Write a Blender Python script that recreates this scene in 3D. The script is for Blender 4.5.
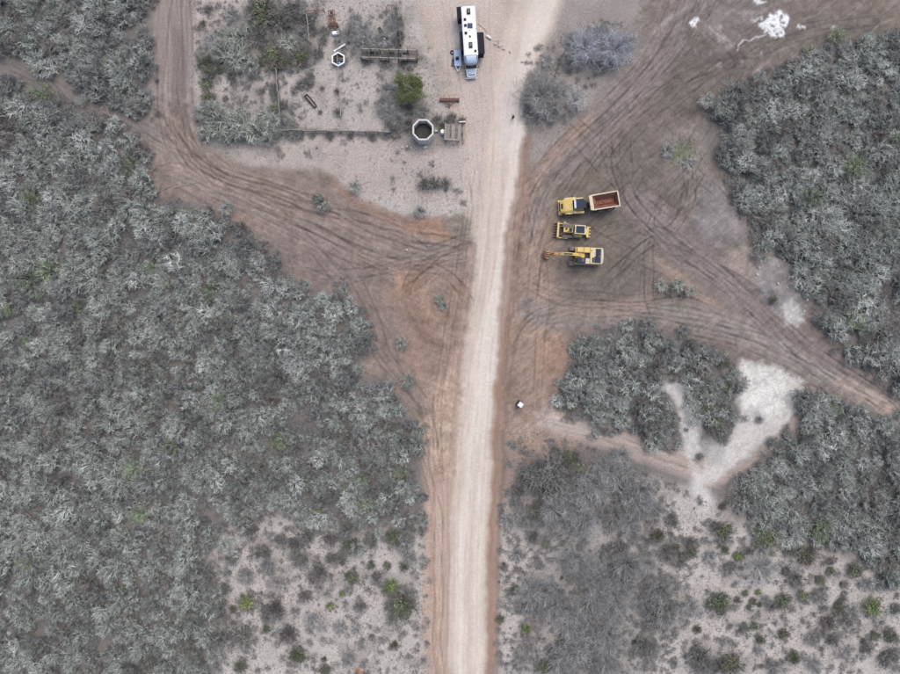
import bpy, bmesh, math, random
import numpy as np
from mathutils import Vector, Matrix

# ---------------------------------------------------------------- camera, sky, sun, exposure
for o in list(bpy.data.objects):
    bpy.data.objects.remove(o)
SC = bpy.context.scene
COL = SC.collection
S = 0.183           # metres on the ground for one pixel of the photograph
CAMH = 110.0        # flying height of the drone
R = math.radians

cam = bpy.data.cameras.new('camera')
camo = bpy.data.objects.new('camera', cam)
COL.objects.link(camo)
camo.location = (0, 0, CAMH)
camo.rotation_euler = (0, 0, 0)
cam.sensor_fit = 'HORIZONTAL'
cam.angle = 2 * math.atan(450 * S / CAMH)
cam.clip_start = 1.0
cam.clip_end = 4000
SC.camera = camo

SUN_EL, SUN_AZ = 62.0, 28.0      # azimuth measured from north (image up) towards east (image right)
world = bpy.data.worlds.new('World')
SC.world = world
world.use_nodes = True
wn = world.node_tree
bg = wn.nodes['Background']
sky = wn.nodes.new('ShaderNodeTexSky')
sky.sky_type = 'NISHITA'
sky.sun_disc = False
sky.sun_elevation = R(SUN_EL)
sky.sun_rotation = R(SUN_AZ)
sky.air_density = 1.0
sky.dust_density = 4.0
sky.ozone_density = 1.0
wn.links.new(sky.outputs[0], bg.inputs[0])
bg.inputs[1].default_value = 0.15

sun = bpy.data.lights.new('sun', 'SUN')
sun.energy = 1.0
sun.angle = R(55)
sun.color = (1.0, 0.96, 0.90)
suno = bpy.data.objects.new('sun', sun)
COL.objects.link(suno)
d = Vector((math.sin(R(SUN_AZ)) * math.cos(R(SUN_EL)), math.cos(R(SUN_AZ)) * math.cos(R(SUN_EL)), math.sin(R(SUN_EL))))
suno.rotation_euler = (-d).to_track_quat('-Z', 'Y').to_euler()
suno.location = (0, 0, 60)

SC.view_settings.view_transform = 'Standard'
SC.view_settings.look = 'None'
SC.view_settings.exposure = 0.31
SC.view_settings.gamma = 1.0
SC.view_settings.use_curve_mapping = False
SC.render.engine = 'CYCLES'

GAIN = 1.2          # display value of a flat surface of albedo 1 under this light


def lin(c):
    c = c / 255.0
    return c / 12.92 if c <= 0.04045 else ((c + 0.055) / 1.055) ** 2.4


def D(r, g, b):
    """albedo that shows about as the sRGB colour r,g,b on flat ground"""
    return (min(.85, lin(r) / GAIN), min(.85, lin(g) / GAIN), min(.85, lin(b) / GAIN))


def W(px, py, z=0.0):
    """photo pixel of a point that is z metres above the ground -> world x, y"""
    f = (CAMH - z) / CAMH * S
    return ((px - 450) * f, (337 - py) * f)


# ---------------------------------------------------------------- noise in numpy
def vnoise(x, y, seed=0):
    rs = np.random.RandomState(seed)
    T = rs.rand(257, 257).astype(np.float32)
    T[256, :] = T[0, :]
    T[:, 256] = T[:, 0]
    xi = np.floor(x).astype(np.int64)
    yi = np.floor(y).astype(np.int64)
    fx = (x - xi).astype(np.float32)
    fy = (y - yi).astype(np.float32)
    fx = fx * fx * (3 - 2 * fx)
    fy = fy * fy * (3 - 2 * fy)
    a = xi & 255
    b = yi & 255
    return (T[a, b] * (1 - fx) * (1 - fy) + T[a + 1, b] * fx * (1 - fy) + T[a, b + 1] * (1 - fx) * fy + T[a + 1, b + 1] * fx * fy) * 2 - 1


def fbm(x, y, seed=0, octv=4, gain=.5):
    s = 0
    a = 1
    t = 0
    for i in range(octv):
        s = s + a * vnoise(x * 2 ** i + 17.3 * i, y * 2 ** i - 9.1 * i, seed + i)
        t += a
        a *= gain
    return s / t


def sstep(a, b, x):
    t = np.clip((x - a) / (b - a), 0, 1)
    return t * t * (3 - 2 * t)


def polysd(pts, x, y):
    """signed distance to polygon, positive inside"""
    n = len(pts)
    dmin = np.full(x.shape, 1e9)
    ins = np.zeros(x.shape, bool)
    for i in range(n):
        ax, ay = pts[i]
        bx, by = pts[(i + 1) % n]
        ex, ey = bx - ax, by - ay
        t = np.clip(((x - ax) * ex + (y - ay) * ey) / (ex * ex + ey * ey + 1e-9), 0, 1)
        dd = (x - ax - t * ex) ** 2 + (y - ay - t * ey) ** 2
        dmin = np.minimum(dmin, dd)
        if ey != 0:
            c = ((ay > y) != (by > y)) & (x < ex * (y - ay) / ey + ax)
            ins ^= c
    return np.where(ins, 1, -1) * np.sqrt(dmin)


def crom(pts, step=7.0):
    P = [np.array(p, float) for p in pts]
    P = [2 * P[0] - P[1]] + P + [2 * P[-1] - P[-2]]
    out = []
    for i in range(1, len(P) - 2):
        a, b, c, e = P[i - 1], P[i], P[i + 1], P[i + 2]
        n = max(1, int(np.linalg.norm((c - b)[:2]) / step))
        for k in range(n):
            t = k / n
            out.append(.5 * ((2 * b) + (c - a) * t + (2 * a - 5 * b + 4 * c - e) * t * t + (3 * b - a - 3 * c + e) * t ** 3))
    out.append(P[-2])
    return np.array(out)


# ---------------------------------------------------------------- the ground: one height field, coloured layer by layer
GS = 1.0
xs = np.arange(-25, 925.1, GS)
ys = np.arange(-25, 699.1, GS)
far = np.array([8, 18, 32, 50, 75, 110, 170, 280, 500, 900, 1800, 4000.])
xs = np.concatenate([(xs[0] - far)[::-1], xs, xs[-1] + far])
ys = np.concatenate([(ys[0] - far)[::-1], ys, ys[-1] + far])
GXg, GYg = np.meshgrid(xs, ys)
NX, NY = len(xs), len(ys)
gx = GXg.ravel()
gy = GYg.ravel()
wx = gx + 7 * fbm(gx / 26, gy / 26, 1, 4) + 3.2 * fbm(gx / 6, gy / 6, 5, 3)
wy = gy + 7 * fbm(gx / 26, gy / 26, 21, 4) + 3.2 * fbm(gx / 6, gy / 6, 25, 3)
n_big = fbm(gx / 70, gy / 70, 40, 4)
n_mid = fbm(gx / 16, gy / 16, 50, 4)
n_fin = fbm(gx / 3.2, gy / 3.2, 60, 3, .7)
n_spk = vnoise(gx / 1.7, gy / 1.7, 66)

col = np.tile(np.array(D(150, 140, 135)), (gx.size, 1))
hgt = .10 * n_big + .05 * n_mid
REG = np.zeros(gx.size, np.int8)      # which piece of the setting a point belongs to


def lay(m, c, amt=1.0, var=0.0, nz=None):
    global col
    m = np.clip(m * amt, 0, 1)[:, None]
    cc = np.array(c)[None, :]
    if var:
        cc = cc * (1 + var * (n_mid if nz is None else nz))[:, None]
    col = col * (1 - m) + cc * m


def pm(pts, feather=6, warp=True):
    return sstep(-feather, feather, polysd(pts, wx if warp else gx, wy if warp else gy))


def pathcoord(pts, x, y):
    """distance measures to a smoothed polyline of (px,py,half width): signed offset, arc length, half width"""
    C = crom(pts)
    best = np.full(x.shape, 1e9)
    U = np.zeros(x.shape)
    V = np.zeros(x.shape)
    HW = np.ones(x.shape)
    L = 0
    for i in range(len(C) - 1):
        a, b = C[i], C[i + 1]
        ex, ey = b[0] - a[0], b[1] - a[1]
        l2 = ex * ex + ey * ey + 1e-9
        t = np.clip(((x - a[0]) * ex + (y - a[1]) * ey) / l2, 0, 1)
        qx = x - a[0] - t * ex
        qy = y - a[1] - t * ey
        dd = qx * qx + qy * qy
        m = dd < best
        l = math.sqrt(l2)
        best = np.where(m, dd, best)
        U = np.where(m, (ex * qy - ey * qx) / l, U)
        V = np.where(m, L + t * l, V)
        HW = np.where(m, a[2] + t * (b[2] - a[2]), HW)
        L += l
    return U, V, HW, np.sqrt(best), L


def track(pts, c, feather=4, streak=.15, f=.35, amt=1.0, seed=3, reg=0, rut=0.0, warp=.5, fade=0, crown=0.0):
    global col, hgt
    mx = max(p[2] for p in pts) + feather + 8
    sel = np.where((gx > min(p[0] for p in pts) - mx) & (gx < max(p[0] for p in pts) + mx) & (gy > min(p[1] for p in pts) - mx) & (gy < max(p[1] for p in pts) + mx))[0]
    x = gx[sel] * (1 - warp) + wx[sel] * warp
    y = gy[sel] * (1 - warp) + wy[sel] * warp
    U, V, HW, dist, L = pathcoord(pts, x, y)
    m = sstep(feather, -feather, dist - HW) * amt
    if fade:
        m = m * sstep(0, fade, V) * sstep(0, fade, L - V)
    st = .6 * vnoise(U * f + 50, V * .018, seed) + .4 * vnoise(U * f * 2.3 + 9, V * .03, seed + 1)
    cc = np.array(c)[None, :] * (1 + streak * st)[:, None]
    col[sel] = col[sel] * (1 - m)[:, None] + cc * m[:, None]
    hgt[sel] = hgt[sel] * (1 - .7 * m) + m * (rut * st + crown)
    if reg:
        REG[sel] = np.where(m > .5 * amt, reg, REG[sel])
    return sel, m


def tyre(pts, gauge=10, w=1.1, dark=.78, seed=5, depth=.035, amt=1.0, tint=None):
    """a pair of wheel ruts"""
    global col, hgt
    pts = [(p[0], p[1], 1) for p in pts]
    mx = gauge + 6
    sel = np.where((gx > min(p[0] for p in pts) - mx) & (gx < max(p[0] for p in pts) + mx) & (gy > min(p[1] for p in pts) - mx) & (gy < max(p[1] for p in pts) + mx))[0]
    wob = 2.5 * vnoise(gx[sel] / 40, gy[sel] / 40, seed)
    U, V, HW, dist, L = pathcoord(pts, gx[sel] + wob, gy[sel] - wob)
    q = np.abs(dist - gauge / 2)
    m = sstep(w + .5, w - .3, q) * sstep(0, 14, V) * sstep(0, 14, L - V)
    m = m * np.clip(.5 + .7 * vnoise(V / 11, U * .15, seed + 2), 0, 1) * amt
    rim = sstep(1.2, .2, np.abs(q - w - 1.1)) * sstep(0, 14, V) * sstep(0, 14, L - V) * .5 * amt
    k = 1 + (dark - 1) * m + .10 * rim
    col[sel] *= k[:, None]
    hgt[sel] += -depth * m + depth * .6 * rim


SCRUBSOIL = D(120, 114, 110)
SAND = D(193, 184, 177)
PINK = D(184, 171, 163)
TAN = D(190, 171, 158)
PALE = D(222, 209, 197)
YARD = D(131, 119, 111)
YARD2 = D(119, 109, 102)
REDB = D(152, 122, 106)
ORNG = D(172, 136, 114)
GREYB = D(138, 124, 115)
WHITE = D(232, 229, 224)

# open sandy places
P_CORRAL = [(186, -60), (405, -60), (425, 20), (440, 60), (462, 100), (470, 150), (470, 215), (400, 222), (355, 200), (335, 176), (240, 172), (206, 150), (190, 90)]
P_SANDL = [(215, 530), (290, 512), (345, 535), (425, 520), (432, 600), (430, 760), (205, 760), (218, 640), (205, 590)]
P_SANDR = [(500, 505), (540, 535), (600, 520), (650, 480), (700, 490), (740, 520), (800, 545), (880, 570), (960, 590), (960, 760), (495, 760)]
P_YARD = [(515, 175), (545, 150), (590, 112), (628, 60), (650, -60), (960, -60), (960, 30), (900, 45), (850, 40), (800, 62), (760, 74), (722, 92), (706, 118), (704, 150), (722, 172), (742, 205), (752, 238), (790, 258), (806, 292), (812, 322),
          (850, 358), (960, 420), (960, 470), (860, 412), (800, 384), (742, 360), (700, 338), (650, 327), (600, 328), (570, 345), (556, 380), (560, 425), (520, 440), (502, 430), (508, 300)]
P_CHURN = [(150, 90), (192, 90), (206, 150), (240, 172), (318, 168), (340, 180), (362, 202), (410, 220), (470, 216), (478, 260), (470, 340), (462, 420), (455, 470), (438, 480), (424, 440), (404, 405), (384, 385), (352, 366), (372, 345), (366, 312), (345, 292), (300, 284), (284, 262), (244, 228), (214, 205), (165, 205), (148, 170)]

lay(np.ones(gx.size), SCRUBSOIL, .85, .16)
lay(sstep(.25, .65, fbm(wx / 22, wy / 22, 90, 3)), D(132, 124, 120), .5, .1)
lay(pm(P_CORRAL, 7), D(184, 174, 167), 1, .07)
lay(pm([(235, 148), (300, 138), (420, 138), (462, 140), (466, 205), (420, 205), (365, 196), (335, 174), (250, 170)], 6), PINK, .8, .06)
lay(pm([(190, -20), (245, -20), (240, 20), (215, 40), (195, 40)], 8), D(190, 177, 169), .8)
lay(pm([(196, 130), (240, 132), (262, 138), (250, 152), (215, 158), (200, 145)], 6), D(128, 122, 118), .7)
lay(pm([(395, 70), (425, 95), (432, 118), (462, 118), (464, 144), (410, 147), (392, 140), (385, 110)], 8), D(134, 126, 121), .75)
track([(262, 134, 3), (300, 136, 3), (350, 136, 3), (394, 137, 3)], D(120, 113, 108), 3, .2, .5, .8, 301, 0, 0, 1)
track([(275, 70, 3), (278, 95, 3), (281, 120, 3)], D(126, 119, 113), 3, .2, .5, .7, 302, 0, 0, 1)
track([(358, 53, 7), (385, 54, 7), (418, 57, 7)], D(118, 113, 108), 4, .2, .5, .75, 303, 0, 0, 1)
track([(396, 8, 4), (398, 30, 4), (400, 48, 4)], D(126, 120, 114), 3, .2, .5, .7, 304, 0, 0, 1)
lay(pm([(198, 30), (270, 20), (320, 0), (320, 60), (250, 74), (200, 80)], 10), D(146, 138, 132), .7, .12)
lay(pm([(255, 95), (300, 118), (300, 134), (235, 134), (225, 105)], 10), D(164, 155, 149), .7, .1)
lay(pm([(345, 25), (400, 20), (398, 48), (345, 48)], 10), D(160, 154, 148), .7, .1)
lay(pm(P_SANDL, 14), SAND, .95, .06)
lay(pm(P_SANDR, 14), SAND, .97, .06)
lay(pm([(505, 500), (560, 480), (640, 520), (670, 570), (672, 630), (640, 700), (510, 700), (515, 600)], 18), D(154, 147, 142), .75, .12)
lay(pm([(500, 530), (530, 545), (525, 640), (498, 660)], 9), D(192, 181, 173), .8)
lay(pm([(400, -60), (575, -60), (552, 0), (533, 40), (524, 90), (522, 190), (512, 330), (498, 480), (494, 760), (424, 760), (424, 500), (455, 470), (463, 380), (470, 250), (466, 150), (444, 95), (425, 40)], 5), TAN, 1, .05)
lay(pm([(410, -40), (505, -40), (500, 60), (490, 150), (480, 220), (466, 200), (466, 120), (438, 60)], 10), D(200, 184, 175), .8, .04)
m_yard = pm(P_YARD, 7)
lay(m_yard, YARD, 1, .09)
lay(pm([(560, 160), (640, 120), (680, 130), (700, 190), (660, 240), (700, 300), (640, 310), (560, 290), (528, 250)], 16), YARD2, .75, .08)
lay(pm([(640, 40), (720, 30), (860, 10), (900, 30), (800, 60), (720, 92), (690, 130), (650, 110)], 14), D(117, 108, 102), .8, .28)
lay(pm([(690, 0), (760, -10), (790, 20), (760, 40), (700, 35)], 12), D(132, 122, 119), .6, .15)
lay(pm([(660, 130), (700, 130), (704, 175), (672, 180)], 12), D(146, 136, 130), .7)
lay(pm([(705, 175), (740, 205), (748, 245), (715, 250), (690, 225)], 8), D(140, 132, 130), .9, .1)
m_churn = pm(P_CHURN, 6)
lay(m_churn, GREYB, 1, .08)
lay(pm([(205, 185), (300, 180), (340, 215), (380, 240), (350, 300), (300, 275), (250, 225)], 14), D(128, 115, 110), .7, .1)
lay(pm([(372, 290), (420, 268), (470, 258), (474, 330), (462, 420), (430, 430), (400, 390), (370, 350)], 12), D(157, 132, 117), .85, .1)
lay(pm([(388, 262), (412, 276), (425, 272), (412, 296), (400, 292)], 4), D(174, 140, 119), .9)
lay(pm([(360, 325), (395, 300), (412, 330), (400, 370), (370, 360)], 9), D(142, 124, 115), .7)
lay(pm([(408, 225), (438, 215), (452, 238), (430, 246), (408, 236)], 5), ORNG, .7, .12)
lay(pm([(425, 390), (460, 350), (466, 420), (452, 540), (440, 690), (424, 690), (425, 500)], 8), D(189, 163, 146), .8, .08)
# verge between road and machines
lay(pm([(516, 170), (545, 165), (556, 230), (556, 300), (570, 340), (560, 380), (545, 440), (508, 440), (505, 330)], 14), D(158, 136, 122), .9, .1)
lay(pm([(505, 430), (560, 410), (600, 440), (560, 455), (520, 470), (500, 520)], 10), D(166, 144, 130), .85, .12)
lay(pm([(536, 340), (560, 335), (575, 350), (560, 380), (540, 378)], 8), D(162, 134, 117), .8)
lay(pm([(540, 402), (562, 398), (566, 414), (546, 424)], 5), D(196, 172, 155), .7)
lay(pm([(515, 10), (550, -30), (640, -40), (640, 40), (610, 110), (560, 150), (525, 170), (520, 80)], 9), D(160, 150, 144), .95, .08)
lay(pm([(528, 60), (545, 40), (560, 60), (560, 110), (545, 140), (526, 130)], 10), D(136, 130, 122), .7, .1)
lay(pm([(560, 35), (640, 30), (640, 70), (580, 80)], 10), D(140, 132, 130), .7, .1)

# wide tracks
track([(176, -60, 22), (174, 0, 22), (171, 60, 21), (170, 110, 22), (182, 150, 24), (215, 180, 22), (265, 196, 24)], D(150, 138, 131), 4, .18, .35, 1, 3, 2, .05)
track([(176, 20, 5), (179, 60, 7), (181, 120, 8), (200, 160, 8), (240, 185, 8), (300, 212, 9), (370, 240, 10)], D(128, 116, 110), 3, .12, .5, .75, 8, 0, .04, .3, 12)
track([(170, 130, 18), (190, 165, 26), (240, 195, 30), (300, 215, 30), (360, 238, 26), (420, 256, 20), (468, 268, 14)], D(146, 129, 121), 8, .22, .28, .8, 13, 3, .06)
track([(330, 172, 4), (350, 196, 5), (385, 215, 7), (420, 232, 6), (455, 238, 4)], D(150, 124, 110), 3, .2, .5, .7, 17, 3, .06, .4, 10)
track([(-60, 40, 8), (0, 62, 8), (45, 78, 8), (85, 102, 7), (125, 120, 6), (155, 134, 6)], D(134, 125, 120), 5, .12, .4, .9, 15, 4, .03)
track([(290, 240, 20), (330, 260, 22), (360, 290, 18), (384, 330, 14), (398, 372, 12), (425, 410, 8)], D(138, 124, 117), 8, .2, .4, .75, 19, 3, .05)
track([(715, -60, 16), (690, -10, 18), (664, 45, 20), (625, 95, 19), (580, 140, 18), (540, 185, 16), (522, 230, 12)], D(138, 126, 121), 6, .2, .4, .85, 23, 5, .06)
track([(600, 110, 6), (570, 140, 7), (545, 165, 7), (528, 200, 7)], D(160, 138, 125), 4, .2, .5, .75, 27, 5, .05, .4, 15)
track([(640, 205, 18), (672, 236, 18), (720, 276, 18), (780, 330, 17), (840, 374, 18), (905, 414, 20), (980, 460, 20)], D(134, 122, 117), 4, .17, .33, .95, 33, 6, .06)
track([(655, 258, 5), (680, 278, 7), (700, 296, 7), (722, 312, 5)], D(168, 146, 134), 6, .2, .3, .65, 36, 0, .04)
track([(520, 306, 10), (560, 318, 12), (620, 316, 13), (680, 316, 13), (740, 332, 14), (800, 362, 12), (850, 392, 10), (910, 428, 10)], D(148, 137, 131), 5, .2, .4, .85, 39, 6, .05)
track([(548, 305, 6), (575, 310, 7), (625, 306, 7), (660, 300, 6)], D(150, 130, 119), 4, .2, .4, .6, 43, 0, .04, .3, 12)
track([(840, 380, 6), (880, 404, 8), (960, 448, 9)], D(176, 158, 147), 4, .14, .4, .9, 44, 6, .04)
track([(545, 420, 10), (600, 436, 10), (645, 450, 12), (690, 464, 14), (715, 476, 12)], D(180, 164, 155), 5, .18, .35, .95, 47, 7, .03)
# slope of loose earth beside the diagonal track
lay(pm([(724, 258), (745, 246), (765, 248), (760, 270), (752, 290), (738, 280)], 4), D(160, 145, 137), .85, .16, fbm((wx + wy) / 5, (wx - wy) / 18, 71, 3))
lay(pm([(752, 272), (775, 250), (800, 268), (808, 300), (804, 322), (780, 318), (760, 296)], 5), D(150, 143, 141), .9, .12)
lay(pm([(778, 305), (792, 296), (800, 310), (806, 322), (786, 322)], 4), D(206, 200, 195), .85, .1)
# white sand
P_W1 = [(740, 360), (770, 364), (806, 380), (802, 392), (796, 412), (776, 434), (744, 460), (716, 482), (702, 474), (706, 452), (734, 440), (744, 414), (738, 388)]
P_W2 = [(652, 386), (670, 378), (684, 380), (696, 398), (702, 428), (704, 450), (690, 462), (684, 440), (676, 410), (666, 396)]
lay(pm(P_W1, 5), D(215, 209, 201), .9, .14, n_fin)
lay(pm(P_W2, 6), D(214, 208, 202), .92, .12, n_fin)
lay(pm([(745, 372), (780, 376), (792, 395), (780, 415), (752, 415), (745, 398)], 8), D(230, 225, 217), .8, .12, n_fin)
lay(sstep(.15, .5, fbm(wx / 6, wy / 6, 206, 4)) * np.clip(pm(P_W1, 4) + pm(P_W2, 5), 0, 1), D(178, 172, 167), .6)
lay(sstep(.2, .45, fbm((wx + wy) / 4, (wx - wy) / 22, 207, 3)) * pm(P_W1, 4), D(190, 183, 177), .5)
lay(pm([(690, 466), (704, 470), (716, 500), (706, 506), (694, 488)], 6), D(216, 209, 203), .85, .08)
lay(pm([(735, 420), (770, 415), (795, 395), (800, 400), (786, 428), (745, 462), (724, 470)], 6), D(206, 197, 190), .6, .14, n_fin)
track([(812, 388, 2), (804, 412, 3), (782, 436, 4), (752, 460, 4), (726, 480, 4)], D(176, 160, 150), 2, .2, .7, .75, 51, 0, .06)
lay(pm([(755, 412), (764, 414), (766, 424), (755, 424)], 3), D(168, 164, 162), .8)
lay(pm([(705, 440), (728, 442), (724, 464), (706, 466)], 5), D(172, 166, 162), .7, .1)
# white spills at the top right
for p, a in (([(762, 24), (768, 16), (774, 20), (778, 14), (782, 18), (788, 18), (786, 26), (781, 38), (772, 38), (764, 34)], .95),
             ([(690, 28), (694, 22), (699, 22), (697, 33), (692, 32)], .9), ([(748, -4), (764, 1), (760, 4), (750, 2)], .8), ([(799, 28), (806, 28), (806, 31), (800, 31)], .8), ([(756, 18), (761, 15), (763, 19), (758, 20)], .8), ([(834, 29), (839, 29), (839, 31), (834, 31)], .7)):
    lay(pm(p, 1.6) * sstep(-.75, -.1, n_fin + .6 * n_spk), D(234, 233, 231), a, .08, n_fin)
track([(765, 36, .8), (750, 39, .9), (745, 41, 1), (738, 48, .7)], D(205, 200, 198), 1, .1, .5, .8, 57, 0, 0, .8)
lay(sstep(.25, .6, fbm(wx / 9, wy / 9, 95, 3)) * pm([(700, 10), (780, 5), (790, 60), (720, 70), (690, 50)], 12), D(182, 174, 170), .5)
track([(715, 32, 1), (724, 36, 1.4), (732, 44, 2)], D(176, 168, 164), 2, .2, .5, .6, 58, 0, 0, .8)
lay(pm([(490, 42), (496, 42), (500, 48), (508, 46), (514, 54), (508, 56), (500, 52)], 1.5), D(140, 134, 128), .8, .2)
lay(pm([(495, 43), (499, 45), (502, 48), (497, 47)], 1), D(225, 221, 214), .8)
lay(pm([(514, 57), (518, 54), (523, 58), (521, 63), (515, 62)], 1.5), D(236, 233, 228), .95)
lay(pm([(451, 17), (462, 20), (463, 58), (456, 70), (451, 62), (446, 40)], 4), D(198, 190, 184), .7)

# the main road
track([(556, -60, 26), (545, -20, 24), (528, 30, 23), (510, 90, 17), (504, 150, 17), (499, 210, 18), (492, 270, 18), (484, 340, 18), (478, 400, 18), (473, 480, 19), (470, 560, 20), (468, 640, 20), (468, 760, 20)], D(208, 192, 178), 5, .12, .35, .95, 63, 1, .025, .35, 0, .06)
lay(pm([(506, 60), (520, 62), (522, 110), (518, 160), (500, 160), (500, 100)], 6), D(216, 206, 201), .6)
track([(560, -60, 10), (548, -10, 12), (530, 45, 10), (518, 100, 6), (515, 160, 6), (509, 220, 7), (502, 280, 8), (494, 330, 9), (486, 390, 7), (482, 440, 5)], PALE, 3, .05, .4, .85, 66, 0, 0, .4)
track([(492, 300, 5), (481, 360, 6), (474, 430, 5), (466, 500, 5), (462, 560, 5), (461, 640, 5), (461, 760, 5)], D(221, 208, 195), 3.5, .09, .4, .85, 68, 0, 0, .3)
track([(488, 380, 4), (484, 430, 5), (480, 500, 5), (478, 580, 5), (477, 760, 5)], D(218, 205, 192), 3.5, .09, .4, .8, 69, 0, 0, .3)
track([(526, 140, 5), (521, 190, 8), (514, 250, 10), (508, 310, 9), (503, 370, 7), (500, 430, 7), (496, 500, 6), (493, 580, 6), (491, 660, 6), (490, 760, 6)], D(150, 125, 110), 3.5, .28, .55, .8, 73, 1, .06)
track([(530, 300, 2), (518, 340, 2), (508, 400, 2), (503, 470, 1.6), (499, 560, 1.4), (497, 700, 1.4)], D(128, 110, 99), 2, .2, .6, .55, 75, 1, .03)
track([(505, 330, 2), (500, 380, 2), (494, 470, 2), (491, 560, 2), (491, 620, 2.4), (489, 700, 2)], D(164, 126, 106), 1.8, .3, .5, .42, 77, 1, .03)
track([(470, 250, 2), (463, 330, 3), (456, 410, 3), (448, 500, 3), (446, 600, 3), (445, 720, 3)], D(176, 152, 138), 3, .2, .5, .6, 79, 1, .03)
track([(438, 440, 2), (434, 500, 2), (432, 560, 2.4), (436, 640, 2), (436, 720, 2)], D(168, 140, 123), 2, .2, .5, .6, 81, 0, .03)

# rings of a turning machine left of the road
for rr, c, w_ in ((35, D(130, 108, 96), 4.5), (29, D(148, 121, 106), 3.5), (25, D(134, 111, 99), 3), (18, D(172, 145, 128), 4)):
    ring = [(441 + rr * math.cos(a) * (1.0 + .08 * math.sin(3 * a + rr)), 301 + rr * (1.08 + .1 * math.cos(2 * a + rr)) * math.sin(a), w_ * (.7 + .5 * math.sin(2 * a + rr) ** 2)) for a in np.linspace(R(70 + rr % 7 * 4), R(290 - rr % 5 * 9), 14)]
    track(ring, c, 3.5, .26, .6, .6, int(rr), 0, .05, .8, 24)
lay(pm([(428, 288), (446, 284), (452, 300), (448, 312), (438, 308)], 4), D(142, 126, 117), .7)

# ruts
rng = random.Random(4)
TY = [
    ([(176, -20), (174, 40), (172, 100), (190, 158), (240, 190), (320, 222), (400, 256), (466, 272)], 10),
    ([(165, -20), (163, 40), (162, 100), (176, 158), (220, 192), (300, 232), (370, 262), (466, 262)], 11),
    ([(186, -20), (186, 60), (190, 120), (222, 165), (280, 192), (350, 212), (420, 238), (470, 244)], 9),
    ([(150, 210), (165, 170), (200, 180), (260, 210), (330, 250), (365, 300), (385, 350), (420, 400), (438, 480)], 10),
    ([(474, 252), (440, 258), (412, 276), (402, 300)], 9),
    ([(478, 230), (445, 250), (395, 262), (340, 282), (300, 270)], 9),
    ([(465, 160), (468, 220), (455, 300), (440, 380), (436, 480)], 8),
    ([(700, -20), (672, 40), (630, 96), (580, 144), (536, 196), (520, 270)], 11),
    ([(682, -20), (652, 50), (606, 104), (560, 146), (528, 190), (518, 240)], 10),
    ([(720, -20), (690, 40), (650, 90), (600, 140), (552, 190), (530, 260)], 11),
    ([(760, 60), (700, 70), (640, 110), (590, 160), (545, 240), (530, 300)], 10),
    ([(625, 130), (624, 160), (634, 200), (672, 240), (740, 292), (800, 348), (900, 410)], 11),
    ([(610, 120), (606, 150), (622, 190), (660, 230), (730, 288), (790, 342), (900, 418)], 11),
    ([(600, 230), (640, 225), (690, 252), (760, 310), (830, 366), (900, 404)], 12),
    ([(650, 200), (648, 260), (652, 310), (690, 330), (760, 350), (830, 388), (905, 432)], 9),
    ([(520, 330), (560, 316), (640, 312), (720, 326), (800, 362), (900, 424)], 10),
    ([(516, 350), (540, 318), (590, 306), (650, 308), (720, 318), (780, 346)], 10),
    ([(524, 280), (560, 300), (620, 306), (680, 300), (720, 312)], 8),
    ([(700, 20), (740, 60), (720, 100), (690, 150), (690, 210)], 9),
    ([(680, 130), (690, 190), (672, 230), (640, 250), (600, 285)], 9),
    ([(530, 200), (545, 290), (540, 340), (535, 420)], 9),
    ([(545, 424), (600, 437), (645, 452), (700, 468)], 9),
    ([(526, 60), (512, 120), (508, 200), (498, 280), (486, 360), (478, 460), (472, 560), (470, 700)], 12),
    ([(480, -20), (486, 60), (488, 130), (484, 210), (474, 300), (462, 400), (454, 500), (452, 700)], 11),
    ([(440, -20), (450, 30), (458, 90), (472, 150), (480, 220)], 9),
    ([(404, 420), (436, 500), (438, 600), (438, 700)], 8),
    ([(0, 64), (45, 79), (85, 103), (125, 121), (160, 140), (190, 170)], 9),
    ([(880, 20), (820, 30), (760, 50), (700, 80), (650, 130)], 10),
]
for k in range(0):
    a0, a1 = rng.uniform(60, 130), rng.uniform(215, 300)
    r0 = 31
    ox, oy = rng.uniform(-6, 6), rng.uniform(-6, 6)
    TY.append(([(441 + ox + r0 * math.cos(R(a0 + (a1 - a0) * t)) * rng.uniform(.92, 1.08), 301 + oy + r0 * 1.1 * math.sin(R(a0 + (a1 - a0) * t))) for t in np.linspace(0, 1, 7)], 8))
for k in range(6):
    s0 = rng.uniform(-1, 1)
    TY.append(([(170 + 14 * s0, 120), (205 + 10 * s0, 172 + 10 * s0), (270, 200 + 14 * s0), (330 + 10 * rng.uniform(-1, 1), 225 + 22 * s0), (390, 250 + 26 * s0 + rng.uniform(-8, 8)), (440, 262 + 24 * s0 + rng.uniform(-10, 10)), (474, 275 + 50 * s0)], 9))
for k in range(16):
    ox, oy = rng.uniform(590, 720), rng.uniform(130, 310)
    th = rng.choice((R(-40), R(42), R(42), R(5), R(-50))) + rng.uniform(-.25, .25)
    cv = rng.uniform(-.25, .25)
    L_ = rng.uniform(40, 110)
    TY.append(([(ox + L_ * (t - .5) * math.cos(th + cv * t), oy + L_ * (t - .5) * math.sin(th + cv * t)) for t in np.linspace(0, 1, 5)], 10))
for i, (p, g) in enumerate(TY):
    road = i in (22, 23, 24)
    tyre(p, g, 1.0 if not road else 1.3, .74 if not road else .92, 100 + i, .035 if not road else .012)
    if not road:
        for k in range(1 if i < 29 else 0):
            q = [(a + rng.uniform(-9, 9), b + rng.uniform(-9, 9)) for a, b in p]
            tyre(q, g, .9, rng.choice((.72, .78, .86, 1.14)), 140 + 3 * i + k, .025)

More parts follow.
